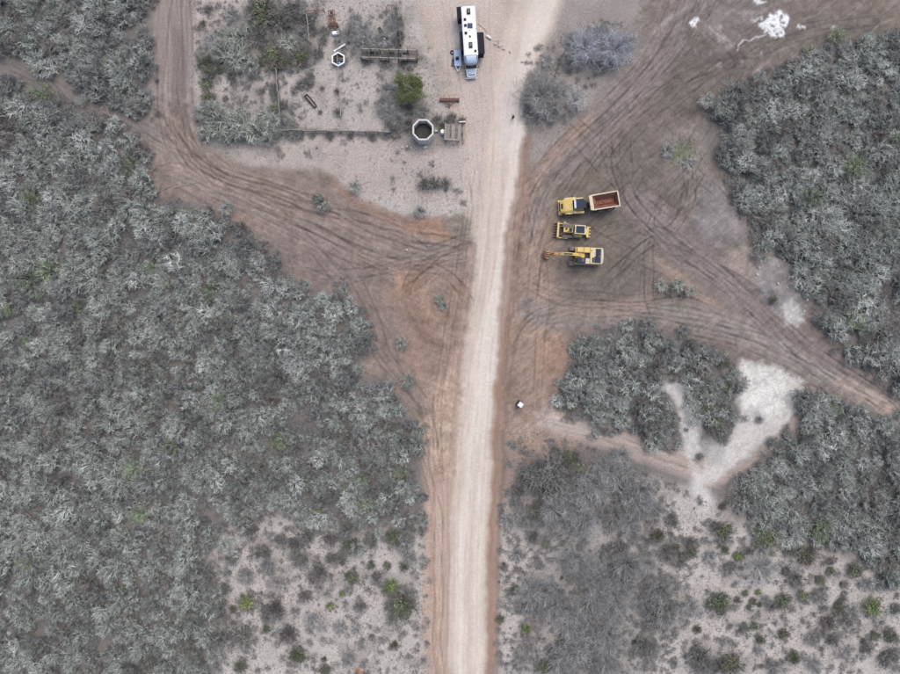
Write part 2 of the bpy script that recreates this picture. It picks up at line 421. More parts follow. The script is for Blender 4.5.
for k in range(46):
    ox, oy = rng.uniform(640, 900), rng.uniform(-10, 95)
    th = R(rng.choice((-40, -32, -25, -15, 60)) + rng.uniform(-12, 12))
    L_ = rng.uniform(12, 60)
    track([(ox, oy, rng.uniform(.6, 2.4)), (ox + .5 * L_ * math.cos(th), oy + .5 * L_ * math.sin(th) + rng.uniform(-3, 3), rng.uniform(1, 3)), (ox + L_ * math.cos(th), oy + L_ * math.sin(th), .6)], rng.choice((D(100, 92, 89), D(108, 99, 95), D(150, 141, 136), D(168, 160, 155))), 2, .2, .5, .45, 600 + k, 0, .05, .9, 6)
m_work = np.clip(m_yard + m_churn, 0, 1)
streak2 = np.where(gx > 500, vnoise((gx * .75 + gy) / 2.2, (gx - .75 * gy) / 30, 88), vnoise((gy - gx * .45) / 2.0, (gx + .45 * gy) / 34, 89))
n_m2 = fbm(gx / 7, gy / 7, 55, 3)
col *= (1 + m_work * (.20 * n_fin + .11 * streak2 + .22 * n_m2))[:, None]
patch = sstep(.05, .5, fbm(wx / 17, wy / 17, 205, 4))
# clods and litter: darker specks on the open sand
open_m = np.clip(pm(P_SANDR, 8) + pm(P_SANDL, 8) + pm(P_CORRAL, 8) - m_churn, 0, 1)
col = col * (1 - .65 * (open_m * patch)[:, None]) + np.array(D(156, 148, 142))[None, :] * .65 * (open_m * patch)[:, None]
spk = sstep(.35, .8, n_spk) * sstep(-.35, .25, fbm(gx / 20, gy / 20, 120, 3))
col *= (1 - .38 * open_m * spk)[:, None]
col *= (1 + .09 * n_fin)[:, None] * (1 + .06 * n_mid)[:, None]
# green flush in two damp spots
lay(sstep(16, 2, np.hypot(wx - 681, wy - 152)), D(122, 132, 98), .6)
lay(sstep(14, 2, np.hypot(wx - 530, wy - 100)), D(134, 134, 118), .5)
hgt += .03 * n_fin * (1 - .6 * m_work)
# flat where machines and tanks stand
for cx_, cy_, r_ in ((586, 207, 36), (573, 232, 28), (575, 257, 36), (470, 46, 44), (457, 60, 16), (424, 136, 20), (340, 60, 14), (519, 404, 9), (456, 133, 16), (451, 101, 14), (512, 119, 5), (333, 24, 15)):
    f_ = sstep(r_, r_ * .6, np.hypot(gx - cx_, gy - cy_))
    hgt *= (1 - f_)
# bank below the diagonal track and the low mound
bk = pm([(724, 258), (748, 244), (770, 252), (776, 300), (756, 292), (738, 280)], 6)
hgt += .5 * bk * (1 + .3 * n_mid)
hgt += .35 * pm([(756, 275), (778, 255), (798, 270), (804, 300), (780, 312)], 9)
hgt += .35 * pm([(706, 180), (738, 206), (744, 240), (716, 246), (694, 224)], 8)
hgt += .5 * np.exp(-((gx - 361) ** 2 + (gy - 673) ** 2) / 26.0)
lay(sstep(8, 4, np.hypot(wx - 361, wy - 673)), D(168, 122, 96), .95)
hgt = np.where((gx < -40) | (gx > 940) | (gy < -40) | (gy > 715), .1 * n_big, hgt)

lum = (col @ np.array([.3, .55, .15]))[:, None]
col = np.clip(lum + (col - lum) * 1.0, .02, .85) * np.array([.965, 1.0, 1.0])
HG = hgt.reshape(NY, NX)


def zat(px, py):
    i = int(np.clip(np.searchsorted(xs, px) - 1, 0, NX - 2))
    j = int(np.clip(np.searchsorted(ys, py) - 1, 0, NY - 2))
    fx = (px - xs[i]) / (xs[i + 1] - xs[i])
    fy = (py - ys[j]) / (ys[j + 1] - ys[j])
    return float((HG[j, i] * (1 - fx) + HG[j, i + 1] * fx) * (1 - fy) + (HG[j + 1, i] * (1 - fx) + HG[j + 1, i + 1] * fx) * fy)


def zw(x, y):
    return zat(x / S + 450, 337 - y / S)


# ---------------------------------------------------------------- node helpers
def newmat(name):
    m = bpy.data.materials.new(name)
    m.use_nodes = True
    return m, m.node_tree, m.node_tree.nodes['Principled BSDF']


def soil_material():
    m, t, b = newmat('soil')
    N, Lk = t.nodes.new, t.links.new
    at = N('ShaderNodeAttribute')
    at.attribute_name = 'soil'
    tc = N('ShaderNodeTexCoord')
    n1 = N('ShaderNodeTexNoise')
    n1.inputs['Scale'].default_value = 3.2
    n1.inputs['Detail'].default_value = 5
    n1.inputs['Roughness'].default_value = .68
    Lk(tc.outputs['Object'], n1.inputs['Vector'])
    mr = N('ShaderNodeMapRange')
    mr.inputs[1].default_value = .28
    mr.inputs[2].default_value = .72
    mr.inputs[3].default_value = .70
    mr.inputs[4].default_value = 1.28
    Lk(n1.outputs[0], mr.inputs[0])
    mx = N('ShaderNodeMix')
    mx.data_type = 'RGBA'
    mx.blend_type = 'MULTIPLY'
    mx.inputs[0].default_value = 1
    Lk(at.outputs['Color'], mx.inputs[6])
    gm = N('ShaderNodeMix')
    gm.data_type = 'FLOAT'
    gm.inputs[2].default_value = 1
    Lk(at.outputs['Alpha'], gm.inputs[0])
    Lk(mr.outputs[0], gm.inputs[3])
    Lk(gm.outputs[0], mx.inputs[7])
    Lk(mx.outputs[2], b.inputs['Base Color'])
    b.inputs['Roughness'].default_value = .95
    b.inputs['Specular IOR Level'].default_value = .15
    bp = N('ShaderNodeBump')
    bp.inputs['Strength'].default_value = .5
    bp.inputs['Distance'].default_value = .12
    Lk(n1.outputs[0], bp.inputs['Height'])
    bs = N('ShaderNodeMath')
    bs.operation = 'MULTIPLY'
    bs.inputs[1].default_value = .45
    Lk(at.outputs['Alpha'], bs.inputs[0])
    Lk(bs.outputs[0], bp.inputs['Strength'])
    Lk(bp.outputs[0], b.inputs['Normal'])
    return m


SOIL = soil_material()


def tag(o, label=None, cat=None, group=None, kind=None):
    if label:
        o['label'] = label
    if cat:
        o['category'] = cat
    if group:
        o['group'] = group
    if kind:
        o['kind'] = kind
    return o


def mesh_from(name, V, F4=None, F3=None):
    """mesh from numpy arrays of vertices, quads and triangles"""
    me = bpy.data.meshes.new(name)
    V = np.asarray(V, np.float32)
    n4 = 0 if F4 is None else len(F4)
    n3 = 0 if F3 is None else len(F3)
    me.vertices.add(len(V))
    me.vertices.foreach_set('co', V.ravel())
    idx = []
    if n4:
        idx.append(np.asarray(F4, np.int32).ravel())
    if n3:
        idx.append(np.asarray(F3, np.int32).ravel())
    idx = np.concatenate(idx)
    me.loops.add(len(idx))
    me.loops.foreach_set('vertex_index', idx)
    me.polygons.add(n4 + n3)
    st = np.concatenate([np.arange(n4) * 4, n4 * 4 + np.arange(n3) * 3]).astype(np.int32)
    tt = np.concatenate([np.full(n4, 4), np.full(n3, 3)]).astype(np.int32)
    me.polygons.foreach_set('loop_start', st)
    me.polygons.foreach_set('loop_total', tt)
    me.update(calc_edges=True)
    return me


def vcol(me, name, C, al=None):
    a = me.color_attributes.new(name, 'FLOAT_COLOR', 'POINT')
    C4 = np.ones((len(C), 4), np.float32)
    C4[:, :3] = C
    if al is not None:
        C4[:, 3] = al
    a.data.foreach_set('color', C4.ravel())


grain = np.where(REG == 1, .4, np.clip(.85 + .15 * open_m, 0, 1)).astype(np.float32)
GV = np.stack([(gx - 450) * S, (337 - gy) * S, hgt], 1)
ii = np.arange(NX * NY).reshape(NY, NX)
Q = np.stack([ii[1:, :-1], ii[1:, 1:], ii[:-1, 1:], ii[:-1, :-1]], -1).reshape(-1, 4)
fr = REG[ii[:-1, :-1]].ravel()
SET = {0: ('ground', 'dusty grey and pink soil under the scrub and the clearings', 'ground'),
       1: ('dirt_road', 'straight pale dirt road running from top to bottom', 'road'),
       2: ('dirt_track', 'broad dirt track coming down from the upper left edge', 'track'),
       3: ('dirt_track', 'churned brown track linking the left track to the pale road', 'track'),
       4: ('dirt_track', 'narrow diagonal track through the left scrub', 'track'),
       5: ('dirt_track', 'curved rutted track from the top right down to the machines', 'track'),
       6: ('dirt_track', 'diagonal rutted track leaving through the right edge', 'track'),
       7: ('path', 'short pinkish path leading to the white sand pit', 'path')}
for k, (nm, lb, ct) in SET.items():
    f = Q[fr == k]
    if not len(f):
        continue
    u, inv = np.unique(f, return_inverse=True)
    me = mesh_from(nm, GV[u], inv.reshape(-1, 4))
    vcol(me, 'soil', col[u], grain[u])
    me.polygons.foreach_set('use_smooth', np.ones(len(f), bool))
    me.materials.append(SOIL)
    o = bpy.data.objects.new(nm, me)
    COL.objects.link(o)
    tag(o, lb, ct, kind='structure')

# ---------------------------------------------------------------- plant material and plant shapes
def plant_material(name, rough=.9, inst=False):
    m, t, b = newmat(name)
    N, Lk = t.nodes.new, t.links.new
    at = N('ShaderNodeAttribute')
    at.attribute_name = 'tint'
    oi = N('ShaderNodeObjectInfo')
    tc = N('ShaderNodeTexCoord')
    nz = N('ShaderNodeTexNoise')
    nz.inputs['Scale'].default_value = 2.3
    nz.inputs['Detail'].default_value = 3
    Lk(tc.outputs['Object'], nz.inputs['Vector'])
    mr = N('ShaderNodeMapRange')
    mr.inputs[1].default_value = .3
    mr.inputs[2].default_value = .7
    mr.inputs[3].default_value = .75
    mr.inputs[4].default_value = 1.2
    Lk(nz.outputs[0], mr.inputs[0])
    m1 = N('ShaderNodeMix')
    m1.data_type = 'RGBA'
    m1.blend_type = 'MULTIPLY'
    m1.inputs[0].default_value = 1
    Lk(at.outputs['Color'], m1.inputs[6])
    if inst:
        hu = N('ShaderNodeAttribute')
        hu.attribute_type = 'INSTANCER'
        hu.attribute_name = 'hue'
        Lk(hu.outputs['Color'], m1.inputs[7])
    else:
        Lk(oi.outputs['Color'], m1.inputs[7])
    m2 = N('ShaderNodeMix')
    m2.data_type = 'RGBA'
    m2.blend_type = 'MULTIPLY'
    m2.inputs[0].default_value = 1
    Lk(m1.outputs[2], m2.inputs[6])
    Lk(mr.outputs[0], m2.inputs[7])
    Lk(m2.outputs[2], b.inputs['Base Color'])
    b.inputs['Roughness'].default_value = rough
    b.inputs['Specular IOR Level'].default_value = .1
    return m


M_TWIG = plant_material('grey_twigs')
M_LEAF = plant_material('leaves')
M_TWIGS = plant_material('grey_twigs_of_the_mass', .9, True)
M_LEAFS = plant_material('small_leaves_of_the_mass', .9, True)


class Plant:
    """collects tapered ribbons and leaf faces with a tint for each vertex"""

    def __init__(s):
        s.v = []
        s.q = []
        s.c = []

    def ribbon(s, pts, ws, side, tint):
        b = len(s.v)
        for p, w in zip(pts, ws):
            s.v.append((p[0] - side[0] * w, p[1] - side[1] * w, p[2] - side[2] * w))
            s.v.append((p[0] + side[0] * w, p[1] + side[1] * w, p[2] + side[2] * w))
            s.c += [tint, tint]
        for i in range(len(pts) - 1):
            k = b + 2 * i
            s.q.append((k, k + 1, k + 3, k + 2))

    def leaf(s, p, d1, d2, tint):
        b = len(s.v)
        for a, e in ((-1, 0), (0, -1), (1, 0), (0, 1)):
            s.v.append((p[0] + d1[0] * a + d2[0] * e, p[1] + d1[1] * a + d2[1] * e, p[2] + d1[2] * a + d2[2] * e))
            s.c.append(tint)
        s.q.append((b, b + 1, b + 2, b + 3))

    def stem(s, p0, p1, r0, r1, tint, n=5):
        p0, p1 = Vector(p0), Vector(p1)
        z = (p1 - p0).normalized()
        x = z.orthogonal().normalized()
        y = z.cross(x)
        b = len(s.v)
        for p, r in ((p0, r0), (p1, r1)):
            for i in range(n):
                a = 2 * math.pi * i / n
                q = p + x * (r * math.cos(a)) + y * (r * math.sin(a))
                s.v.append(tuple(q))
                s.c.append(tint)
        for i in range(n):
            j = (i + 1) % n
            s.q.append((b + i, b + j, b + n + j, b + n + i))

    def arrays(s):
        return np.array(s.v, np.float32), np.array(s.q, np.int32), np.array(s.c, np.float32)

    def mesh(s, name, mat):
        V, Qd, C = s.arrays()
        me = mesh_from(name, V, Qd)
        vcol(me, 'tint', C)
        me.materials.append(mat)
        return me


def jit(rg, c, a=.25):
    k = 1 + rg.uniform(-a, a)
    return (c[0] * k, c[1] * k, c[2] * k)


def wiry(seed, Rr=1.0, Hh=1.0, n=22, w=.075, twigs=3):
    """shrub of pale arching shoots; about 1 m radius, scaled when placed"""
    rg = random.Random(seed)
    P = Plant()
    lean = rg.uniform(0, 6.28)
    ex = rg.uniform(.0, .35)
    for i in range(n):
        a = i * 2.39996 + rg.uniform(-.5, .5)
        L = Rr * (.35 + .75 * math.sqrt(rg.random()))
        inner = L / Rr
        h = Hh * (1.15 - .55 * inner * rg.uniform(.6, 1.1))
        curl = rg.uniform(-1.5, 1.5)
        # colour of this shoot: from dark lower wood to pale tips
        tone = rg.choice((.45, .7, .9, 1.0, 1.25))
        tint = jit(rg, (tone, tone * 1.015, tone * 1.0), .12)
        pts = []
        ox, oy = rg.uniform(-.22, .22) * Rr, rg.uniform(-.22, .22) * Rr
        for t in (.12, .45, .75, 1.0):
            aa = a + curl * t * t
            r = L * t
            pts.append((ox + r * math.cos(aa) + ex * Rr * t * math.cos(lean), oy + r * math.sin(aa) + ex * Rr * t * math.sin(lean), max(.05, h * math.sin(t * 2.0) / .91 * (1 - .12 * t))))
        dx, dy = pts[3][0] - pts[0][0], pts[3][1] - pts[0][1]
        l = math.hypot(dx, dy) + 1e-6
        tl = rg.uniform(-.5, .5)
        side = (-dy / l * math.cos(tl), dx / l * math.cos(tl), math.sin(tl))
        ww = w * rg.uniform(.7, 1.3)
        P.ribbon(pts, (ww * .6, ww, ww * .8, ww * .15), side, tint)
        for k in range(twigs):
            t = rg.uniform(.3, .95)
            j = min(2, int(t * 3))
            f = t * 3 - j
            b0 = [pts[j][q] * (1 - f) + pts[j + 1][q] * f for q in range(3)]
            ang = math.atan2(dy, dx) + rg.choice((-1, 1)) * rg.uniform(.4, 1.1)
            tlg = Rr * rg.uniform(.18, .42)
            up = rg.uniform(-.05, .30) * Rr
            an2 = ang + rg.uniform(-.3, .3)
            e_ = (b0[0] + tlg * math.cos(an2), b0[1] + tlg * math.sin(an2), max(.04, b0[2] + up))
            sd = (-math.sin(ang), math.cos(ang), rg.uniform(-.4, .4))
            P.ribbon((b0, e_), (ww * .8, ww * .2), sd, jit(rg, tint, .2))
    return P


def fuzzy(seed, n=26, w=.016, twigs=5):
    """leafless thorn bush: very many thin dark twigs, unit radius"""
    rg = random.Random(seed)
    P = Plant()
    for i in range(n):
        a = i * 2.39996 + rg.uniform(-.4, .4)
        L = .35 + .7 * math.sqrt(rg.random())
        h = .9 * (1.1 - .5 * L * rg.uniform(.6, 1.1))
        curl = rg.uniform(-.5, .5)
        tone = rg.choice((.6, .8, 1, 1.25))
        pts = []
        for t in (.05, .5, 1.0):
            aa = a + curl * t
            pts.append((L * t * math.cos(aa), L * t * math.sin(aa), max(.04, h * t ** .7)))
        dx, dy = math.cos(a), math.sin(a)
        P.ribbon(pts, (w * 1.8, w * 1.3, w * .4), (-dy, dx, 0), (tone,) * 3)
        for k in range(twigs):
            t = rg.uniform(.3, 1)
            j = 0 if t < .5 else 1
            f = (t - .5 * j) * 2
            b0 = [pts[j][q] * (1 - f) + pts[j + 1][q] * f for q in range(3)]
            ang = a + rg.uniform(-1.5, 1.5)
            tl = rg.uniform(.15, .4)
            e_ = (b0[0] + tl * math.cos(ang), b0[1] + tl * math.sin(ang), max(.03, b0[2] + rg.uniform(-.1, .25)))
            P.ribbon((b0, e_), (w, w * .4), (-math.sin(ang), math.cos(ang), 0), jit(rg, (tone,) * 3, .25))
            for q in range(2):
                an2 = ang + rg.uniform(-1.2, 1.2)
                f = rg.uniform(.3, 1)
                c0 = [b0[z] * (1 - f) + e_[z] * f for z in range(3)]
                c1 = (c0[0] + .17 * math.cos(an2), c0[1] + .17 * math.sin(an2), max(.03, c0[2] + rg.uniform(-.05, .15)))
                P.ribbon((c0, c1), (w * .8, w * .3), (-math.sin(an2), math.cos(an2), 0), jit(rg, (tone,) * 3, .25))
    return P


def leafy(seed, n=330, sz=.07, flat=.75, hollow=.35, sub=7):
    """round leafy bush, unit radius: lobes of small leaf faces"""
    rg = random.Random(seed)
    P = Plant()
    lobes = []
    for i in range(sub):
        a = i * 2.39996 + rg.uniform(-.5, .5)
        r = .62 * math.sqrt((i + .3) / sub)
        lobes.append((r * math.cos(a), r * math.sin(a), rg.uniform(.3, .62) * flat * (1.2 - .5 * r), rg.uniform(.26, .42), rg.choice((.55, .8, 1.0, 1.2))))
    for i in range(n):
        L = lobes[i % sub]
        while True:
            x, y, z = rg.uniform(-1, 1), rg.uniform(-1, 1), rg.uniform(-.6, 1)
            q = math.sqrt(x * x + y * y + z * z)
            if hollow < q < 1.12:
                break
        p = (L[0] + x * L[3], L[1] + y * L[3], max(.05, L[2] + z * L[3] * .8))
        a = rg.uniform(0, 6.28)
        e = rg.uniform(-.6, .6)
        s_ = sz * rg.uniform(.6, 1.3)
        d1 = (s_ * math.cos(a) * math.cos(e), s_ * math.sin(a) * math.cos(e), s_ * math.sin(e))
        g = rg.uniform(-.6, .6)
        d2 = (-s_ * .55 * math.sin(a), s_ * .55 * math.cos(a), s_ * .55 * math.sin(g))
        P.leaf(p, d1, d2, jit(rg, (L[4],) * 3, .3))
    return P


def bush_stems(seed, n=7):
    rg = random.Random(seed)
    P = Plant()
    for i in range(n):
        a = i * 2.39996
        l = rg.uniform(.35, .75)
        m_ = (l * .45 * math.cos(a), l * .45 * math.sin(a), .28)
        e_ = (l * math.cos(a + .3), l * math.sin(a + .3), rg.uniform(.4, .65))
        P.stem((0, 0, -.06), m_, .035, .025, (1, 1, 1), 4)
        P.stem(m_, e_, .025, .008, (1, 1, 1), 4)
    return P


NA = 18
PA = [wiry(i, 1, .95, 38, .029, 6) for i in range(NA)]
PAa = [p.arrays() for p in PA]
MA = [p.mesh('wiry_shrub', M_TWIG) for p in PA]
NF = 8
PF = [fuzzy(50 + i) for i in range(NF)]
PFa = [p.arrays() for p in PF]
MF = [p.mesh('thorn_twigs', M_TWIG) for p in PF]
NB = 8
PB = [leafy(70 + i, 330, .085) for i in range(NB)]
PBa = [p.arrays() for p in PB]
MB_ = [p.mesh('bush_leaves', M_LEAF) for p in PB]
MST = [bush_stems(90 + i).mesh('bush_stems', M_TWIG) for i in range(4)]

# colours of shoots (albedo)
GREYGREEN = (.330, .352, .326)
GREYPALE = (.418, .434, .412)
GREYDARK = (.225, .230, .224)
THORN = (.196, .192, .186)
TWIGBLUE = (.26, .275, .30)
GREEN1 = (.115, .165, .085)
GREEN2 = (.150, .215, .085)
GREEND = (.085, .105, .070)
OLIVE = (.115, .125, .082)


def stuff_plants(name, meshes, items, mat):
    """one object that stands for very many small plants: points that carry turn, size, kind and colour"""
    n = len(items)
    me = bpy.data.meshes.new(name)
    me.vertices.add(n)
    me.vertices.foreach_set('co', np.array([i[1:4] for i in items], np.float32).ravel())
    A = me.attributes.new('turn', 'FLOAT_VECTOR', 'POINT')
    A.data.foreach_set('vector', np.array([(0, 0, i[6]) for i in items], np.float32).ravel())
    A = me.attributes.new('size', 'FLOAT_VECTOR', 'POINT')
    A.data.foreach_set('vector', np.array([(i[4], i[4], i[5]) for i in items], np.float32).ravel())
    A = me.attributes.new('variant', 'INT', 'POINT')
    A.data.foreach_set('value', np.array([i[0] for i in items], np.int32))
    A = me.attributes.new('hue', 'FLOAT_COLOR', 'POINT')
    A.data.foreach_set('color', np.array([(*i[7], 1) for i in items], np.float32).ravel())
    o = bpy.data.objects.new(name, me)
    COL.objects.link(o)
    src = bpy.data.collections.new(name + '_kinds')
    for k, m in enumerate(meshes):
        m2 = m.copy()
        m2.materials.clear()
        m2.materials.append(mat)
        src.objects.link(bpy.data.objects.new('%s_kind_%02d' % (name, k), m2))
    g = bpy.data.node_groups.new(name, 'GeometryNodeTree')
    g.interface.new_socket('Geometry', in_out='INPUT', socket_type='NodeSocketGeometry')
    g.interface.new_socket('Geometry', in_out='OUTPUT', socket_type='NodeSocketGeometry')
    N, Lk = g.nodes.new, g.links.new
    gi, go = N('NodeGroupInput'), N('NodeGroupOutput')
    mp = N('GeometryNodeMeshToPoints')
    ci = N('GeometryNodeCollectionInfo')
    ci.inputs['Collection'].default_value = src
    ci.inputs['Separate Children'].default_value = True
    ci.inputs['Reset Children'].default_value = True
    ip = N('GeometryNodeInstanceOnPoints')
    ip.inputs['Pick Instance'].default_value = True

    def attr(nm, ty):
        a = N('GeometryNodeInputNamedAttribute')
        a.data_type = ty
        a.inputs['Name'].default_value = nm
        return a.outputs['Attribute']
    Lk(gi.outputs[0], mp.inputs['Mesh'])
    Lk(mp.outputs[0], ip.inputs['Points'])
    Lk(ci.outputs[0], ip.inputs['Instance'])
    Lk(attr('variant', 'INT'), ip.inputs['Instance Index'])
    e2r = N('FunctionNodeEulerToRotation')
    Lk(attr('turn', 'FLOAT_VECTOR'), e2r.inputs[0])
    Lk(e2r.outputs[0], ip.inputs['Rotation'])
    Lk(attr('size', 'FLOAT_VECTOR'), ip.inputs['Scale'])
    Lk(ip.outputs[0], go.inputs[0])
    md = o.modifiers.new('plants', 'NODES')
    md.node_group = g
    return o


def put(name, me, x, y, z, r, h, a, c, parent=None):
    o = bpy.data.objects.new(name, me)
    COL.objects.link(o)
    o.location = (x, y, z)
    o.scale = (r, r, h)
    o.rotation_euler = (0, 0, a)
    o.color = (*c, 1)
    if parent:
        o.parent = parent
    return o


def empty(name, x, y, z=0.0, rz=0.0):
    o = bpy.data.objects.new(name, None)
    COL.objects.link(o)
    o.empty_display_size = .3
    o.location = (x, y, z)
    o.rotation_euler = (0, 0, rz)
    return o


# ---------------------------------------------------------------- where the scrub grows (photo pixels)
SCRUB = {
    'left': [(-110, 82), (0, 78), (40, 93), (85, 116), (120, 132), (150, 148), (160, 206), (214, 208), (242, 230), (282, 264), (298, 288), (340, 292), (362, 312), (368, 345), (350, 366), (376, 384), (398, 402), (420, 430), (412, 470), (416, 524), (330, 524), (285, 508), (228, 520), (204, 565), (214, 640), (208, 790), (-110, 790)],
    'upper left': [(-110, -110), (140, -110), (146, 20), (150, 60), (152, 116), (128, 112), (92, 94), (50, 69), (0, 53), (-110, 33)],
    'right': [(706, 118), (724, 90), (760, 76), (800, 62), (850, 42), (1010, 30), (1010, 440), (900, 388), (846, 358), (816, 322), (808, 290), (790, 258), (754, 236), (744, 205), (724, 168)],
    'middle right': [(566, 346), (602, 330), (650, 330), (700, 342), (738, 366), (736, 416), (716, 438), (704, 424), (696, 396), (682, 378), (664, 376), (650, 388), (668, 400), (678, 424), (676, 446), (620, 432), (562, 416), (562, 386)],
    'lower right': [(808, 390), (850, 406), (1010, 480), (1010, 590), (880, 560), (800, 538), (762, 540), (728, 500), (752, 468), (790, 432), (802, 412)],
}
BARE0 = [(67, 247, 9), (45, 624, 14), (105, 640, 12), (180, 640, 9), (215, 520, 8), (245, 282, 8), (255, 292, 8), (310, 400, 9), (720, 370, 13), (300, 415, 8), (125, 268, 6), (115, 262, 8), (845, 100, 5), (860, 78, 9), (700, 150, 6), (640, 395, 6), (880, 470, 5), (140, 500, 6)]
BARE = [(a, b, c * .6) for a, b, c in BARE0]


def sd1(poly, x, y):
    return float(polysd(poly, np.array([x]), np.array([y]))[0])


rs = np.random.RandomState(11)
rgv = random.Random(77)
wiry_items = []
for rgn, poly in SCRUB.items():
    X0, X1 = min(p[0] for p in poly), max(p[0] for p in poly)
    Y0, Y1 = min(p[1] for p in poly), max(p[1] for p in poly)
    X0, X1, Y0, Y1 = max(X0, -70), min(X1, 970), max(Y0, -70), min(Y1, 745)
    for sp, radii, floor in ((11.0, (.95, 1.2, 1.45, 1.75), -.36), (7.6, (.45, .6, .75, .95), -.22)):
        gx1, gy1 = np.meshgrid(np.arange(X0 - 24, X1 + 24, sp), np.arange(Y0 - 24, Y1 + 24, sp))
        gx1 = (gx1 + rs.uniform(-.6 * sp, .6 * sp, gx1.shape)).ravel()
        gy1 = (gy1 + rs.uniform(-.6 * sp, .6 * sp, gy1.shape)).ravel()
        sdv = polysd(poly, gx1 + 13 * fbm(gx1 / 20, gy1 / 20, 350, 3), gy1 + 13 * fbm(gx1 / 20, gy1 / 20, 360, 3))
        dens = fbm(gx1 / 34, gy1 / 34, 300, 3)
        bigs = fbm(gx1 / 60, gy1 / 60, 310, 3)
        grn = fbm(gx1 / 45, gy1 / 45, 330, 3)
        sand = np.maximum(polysd(P_SANDL, gx1, gy1), polysd(P_SANDR, gx1, gy1))
        for x, y, q, dn, bs, gr, sa in zip(gx1, gy1, sdv, dens, bigs, grn, sand):
            if not (-75 < x < 975 and -75 < y < 750):
                continue
            if q < 2 and not (sa > -8 and q > -24 and rgv.random() < .38 * (1 + q / 24)) and not (q > -9 and rgv.random() < .14):
                continue
            if dn < floor and rgv.random() < .7:
                continue
            if any((x - bx) ** 2 + (y - by) ** 2 < (br + 2) ** 2 for bx, by, br in BARE):
                continue
            r = rgv.choice(radii) * (1 + .25 * bs)
            if rgn in ('right', 'upper left', 'lower right'):
                r *= 1.1
            h = r * rgv.uniform(.85, 1.35)
            mixc = rgv.random()
            base = GREYGREEN if mixc < .50 else (GREYPALE if mixc < .70 else GREYDARK)
            if gr > .42 and rgv.random() < .10:
                base = (.225, .265, .185)
            elif rgv.random() < .008:
                base = (.21, .25, .155)
            elif rgv.random() < .06:
                base = (.235, .215, .20)
            k = rgv.uniform(.8, 1.2) * (1 + .22 * dn + .1 * gr)
            c = tuple(b * k for b in base)
            wiry_items.append([rgn, rgv.randrange(NA), x, y, r, h, rgv.uniform(0, 6.28), c])
print('scrub shrubs', len(wiry_items))

inframe = [i for i in wiry_items if 4 < i[2] < 896 and 4 < i[3] < 670]
inframe.sort(key=lambda i: -i[4])
solo = inframe[:290]
solo_ids = {id(i) for i in solo}
LBL = {'left': 'the big left scrub', 'upper left': 'the upper left scrub', 'right': 'the upper right scrub',
       'middle right': 'the thicket below machines', 'lower right': 'the lower right scrub'}
UNITS = ['first', 'second', 'third', 'fourth', 'fifth', 'sixth', 'seventh', 'eighth', 'ninth', 'tenth', 'eleventh', 'twelfth', 'thirteenth', 'fourteenth', 'fifteenth', 'sixteenth', 'seventeenth', 'eighteenth', 'nineteenth', 'twentieth']


def ordinal(i):
    if i < 20:
        return UNITS[i]
    tens = ['twenty', 'thirty', 'forty', 'fifty', 'sixty', 'seventy', 'eighty'][(i + 1) // 10 - 2]
    u = (i + 1) % 10
    return tens + '-' + UNITS[u - 1] if u else tens[:-1] + 'ieth'


ORD = [ordinal(i) for i in range(85)]
kin = {}
for rgn, v, x, y, r, h, a, c in solo:
    wx_, wy_ = W(x, y)
    o = put('wiry_shrub', MA[v], wx_, wy_, zat(x, y) - .03, r, h, a, c)
    if c[1] > c[0] * 1.12:
        look = 'green-tinged'
    elif c[1] > .405:
        look = 'palest grey'
    elif c[1] > .29:
        look = 'grey-green'
    else:
        look = 'dark grey'
    size = 'large' if r > 1.75 else 'middle-sized'
    kin.setdefault((size + ' ' + look, rgn), []).append((y, x, o))
for (lk, rgn), lst in kin.items():
    lst.sort(key=lambda t: t[0])
    third = max(1, math.ceil(len(lst) / 3))
    for q, w_ in enumerate(('upper part of ', 'middle of ', 'lower part of ')):
        sub = sorted(lst[q * third:(q + 1) * third], key=lambda t: t[1])
        for i, (y, x, o) in enumerate(sub):
            tag(o, lk + ' wiry shrub, ' + w_ + LBL[rgn] + (', ' + ORD[i] + ' from left' if len(sub) > 1 else ''), 'shrub', lk + ' wiry shrubs in the ' + rgn + ' scrub')
rest = []
for it in wiry_items:
    if id(it) in solo_ids:
        continue
    rgn, v, x, y, r, h, a, c = it
    rest.append((v, *W(x, y), zat(x, y) - .03, r, h, a, c))
o = stuff_plants('scrub', MA, rest, M_TWIGS)
tag(o, 'mass of smaller grey-green wiry shrubs filling the scrub', 'scrub', kind='stuff')

# dark leafless undergrowth between the shrubs
und = []
for rgn, poly in SCRUB.items():
    X0, X1 = max(min(p[0] for p in poly), -60), min(max(p[0] for p in poly), 960)
    Y0, Y1 = max(min(p[1] for p in poly), -60), min(max(p[1] for p in poly), 735)
    n = int((X1 - X0) * (Y1 - Y0) / 42)
    ux, uy = rs.uniform(X0 - 8, X1 + 8, n), rs.uniform(Y0 - 8, Y1 + 8, n)
    sdv = polysd(poly, ux + 13 * fbm(ux / 20, uy / 20, 350, 3), uy + 13 * fbm(ux / 20, uy / 20, 360, 3))
    for x, y, q in zip(ux, uy, sdv):
        if q > 1 - 9 * rgv.random() ** 2 and not any((x - bx) ** 2 + (y - by) ** 2 < br ** 2 for bx, by, br in BARE):
            k = rgv.uniform(.8, 1.45)
            und.append((rgv.randrange(NF), *W(x, y), zat(x, y) - .02, rgv.uniform(.6, 1.25), rgv.uniform(.3, .7), rgv.uniform(0, 6.28), (THORN[0] * k, THORN[1] * k, THORN[2] * k)))
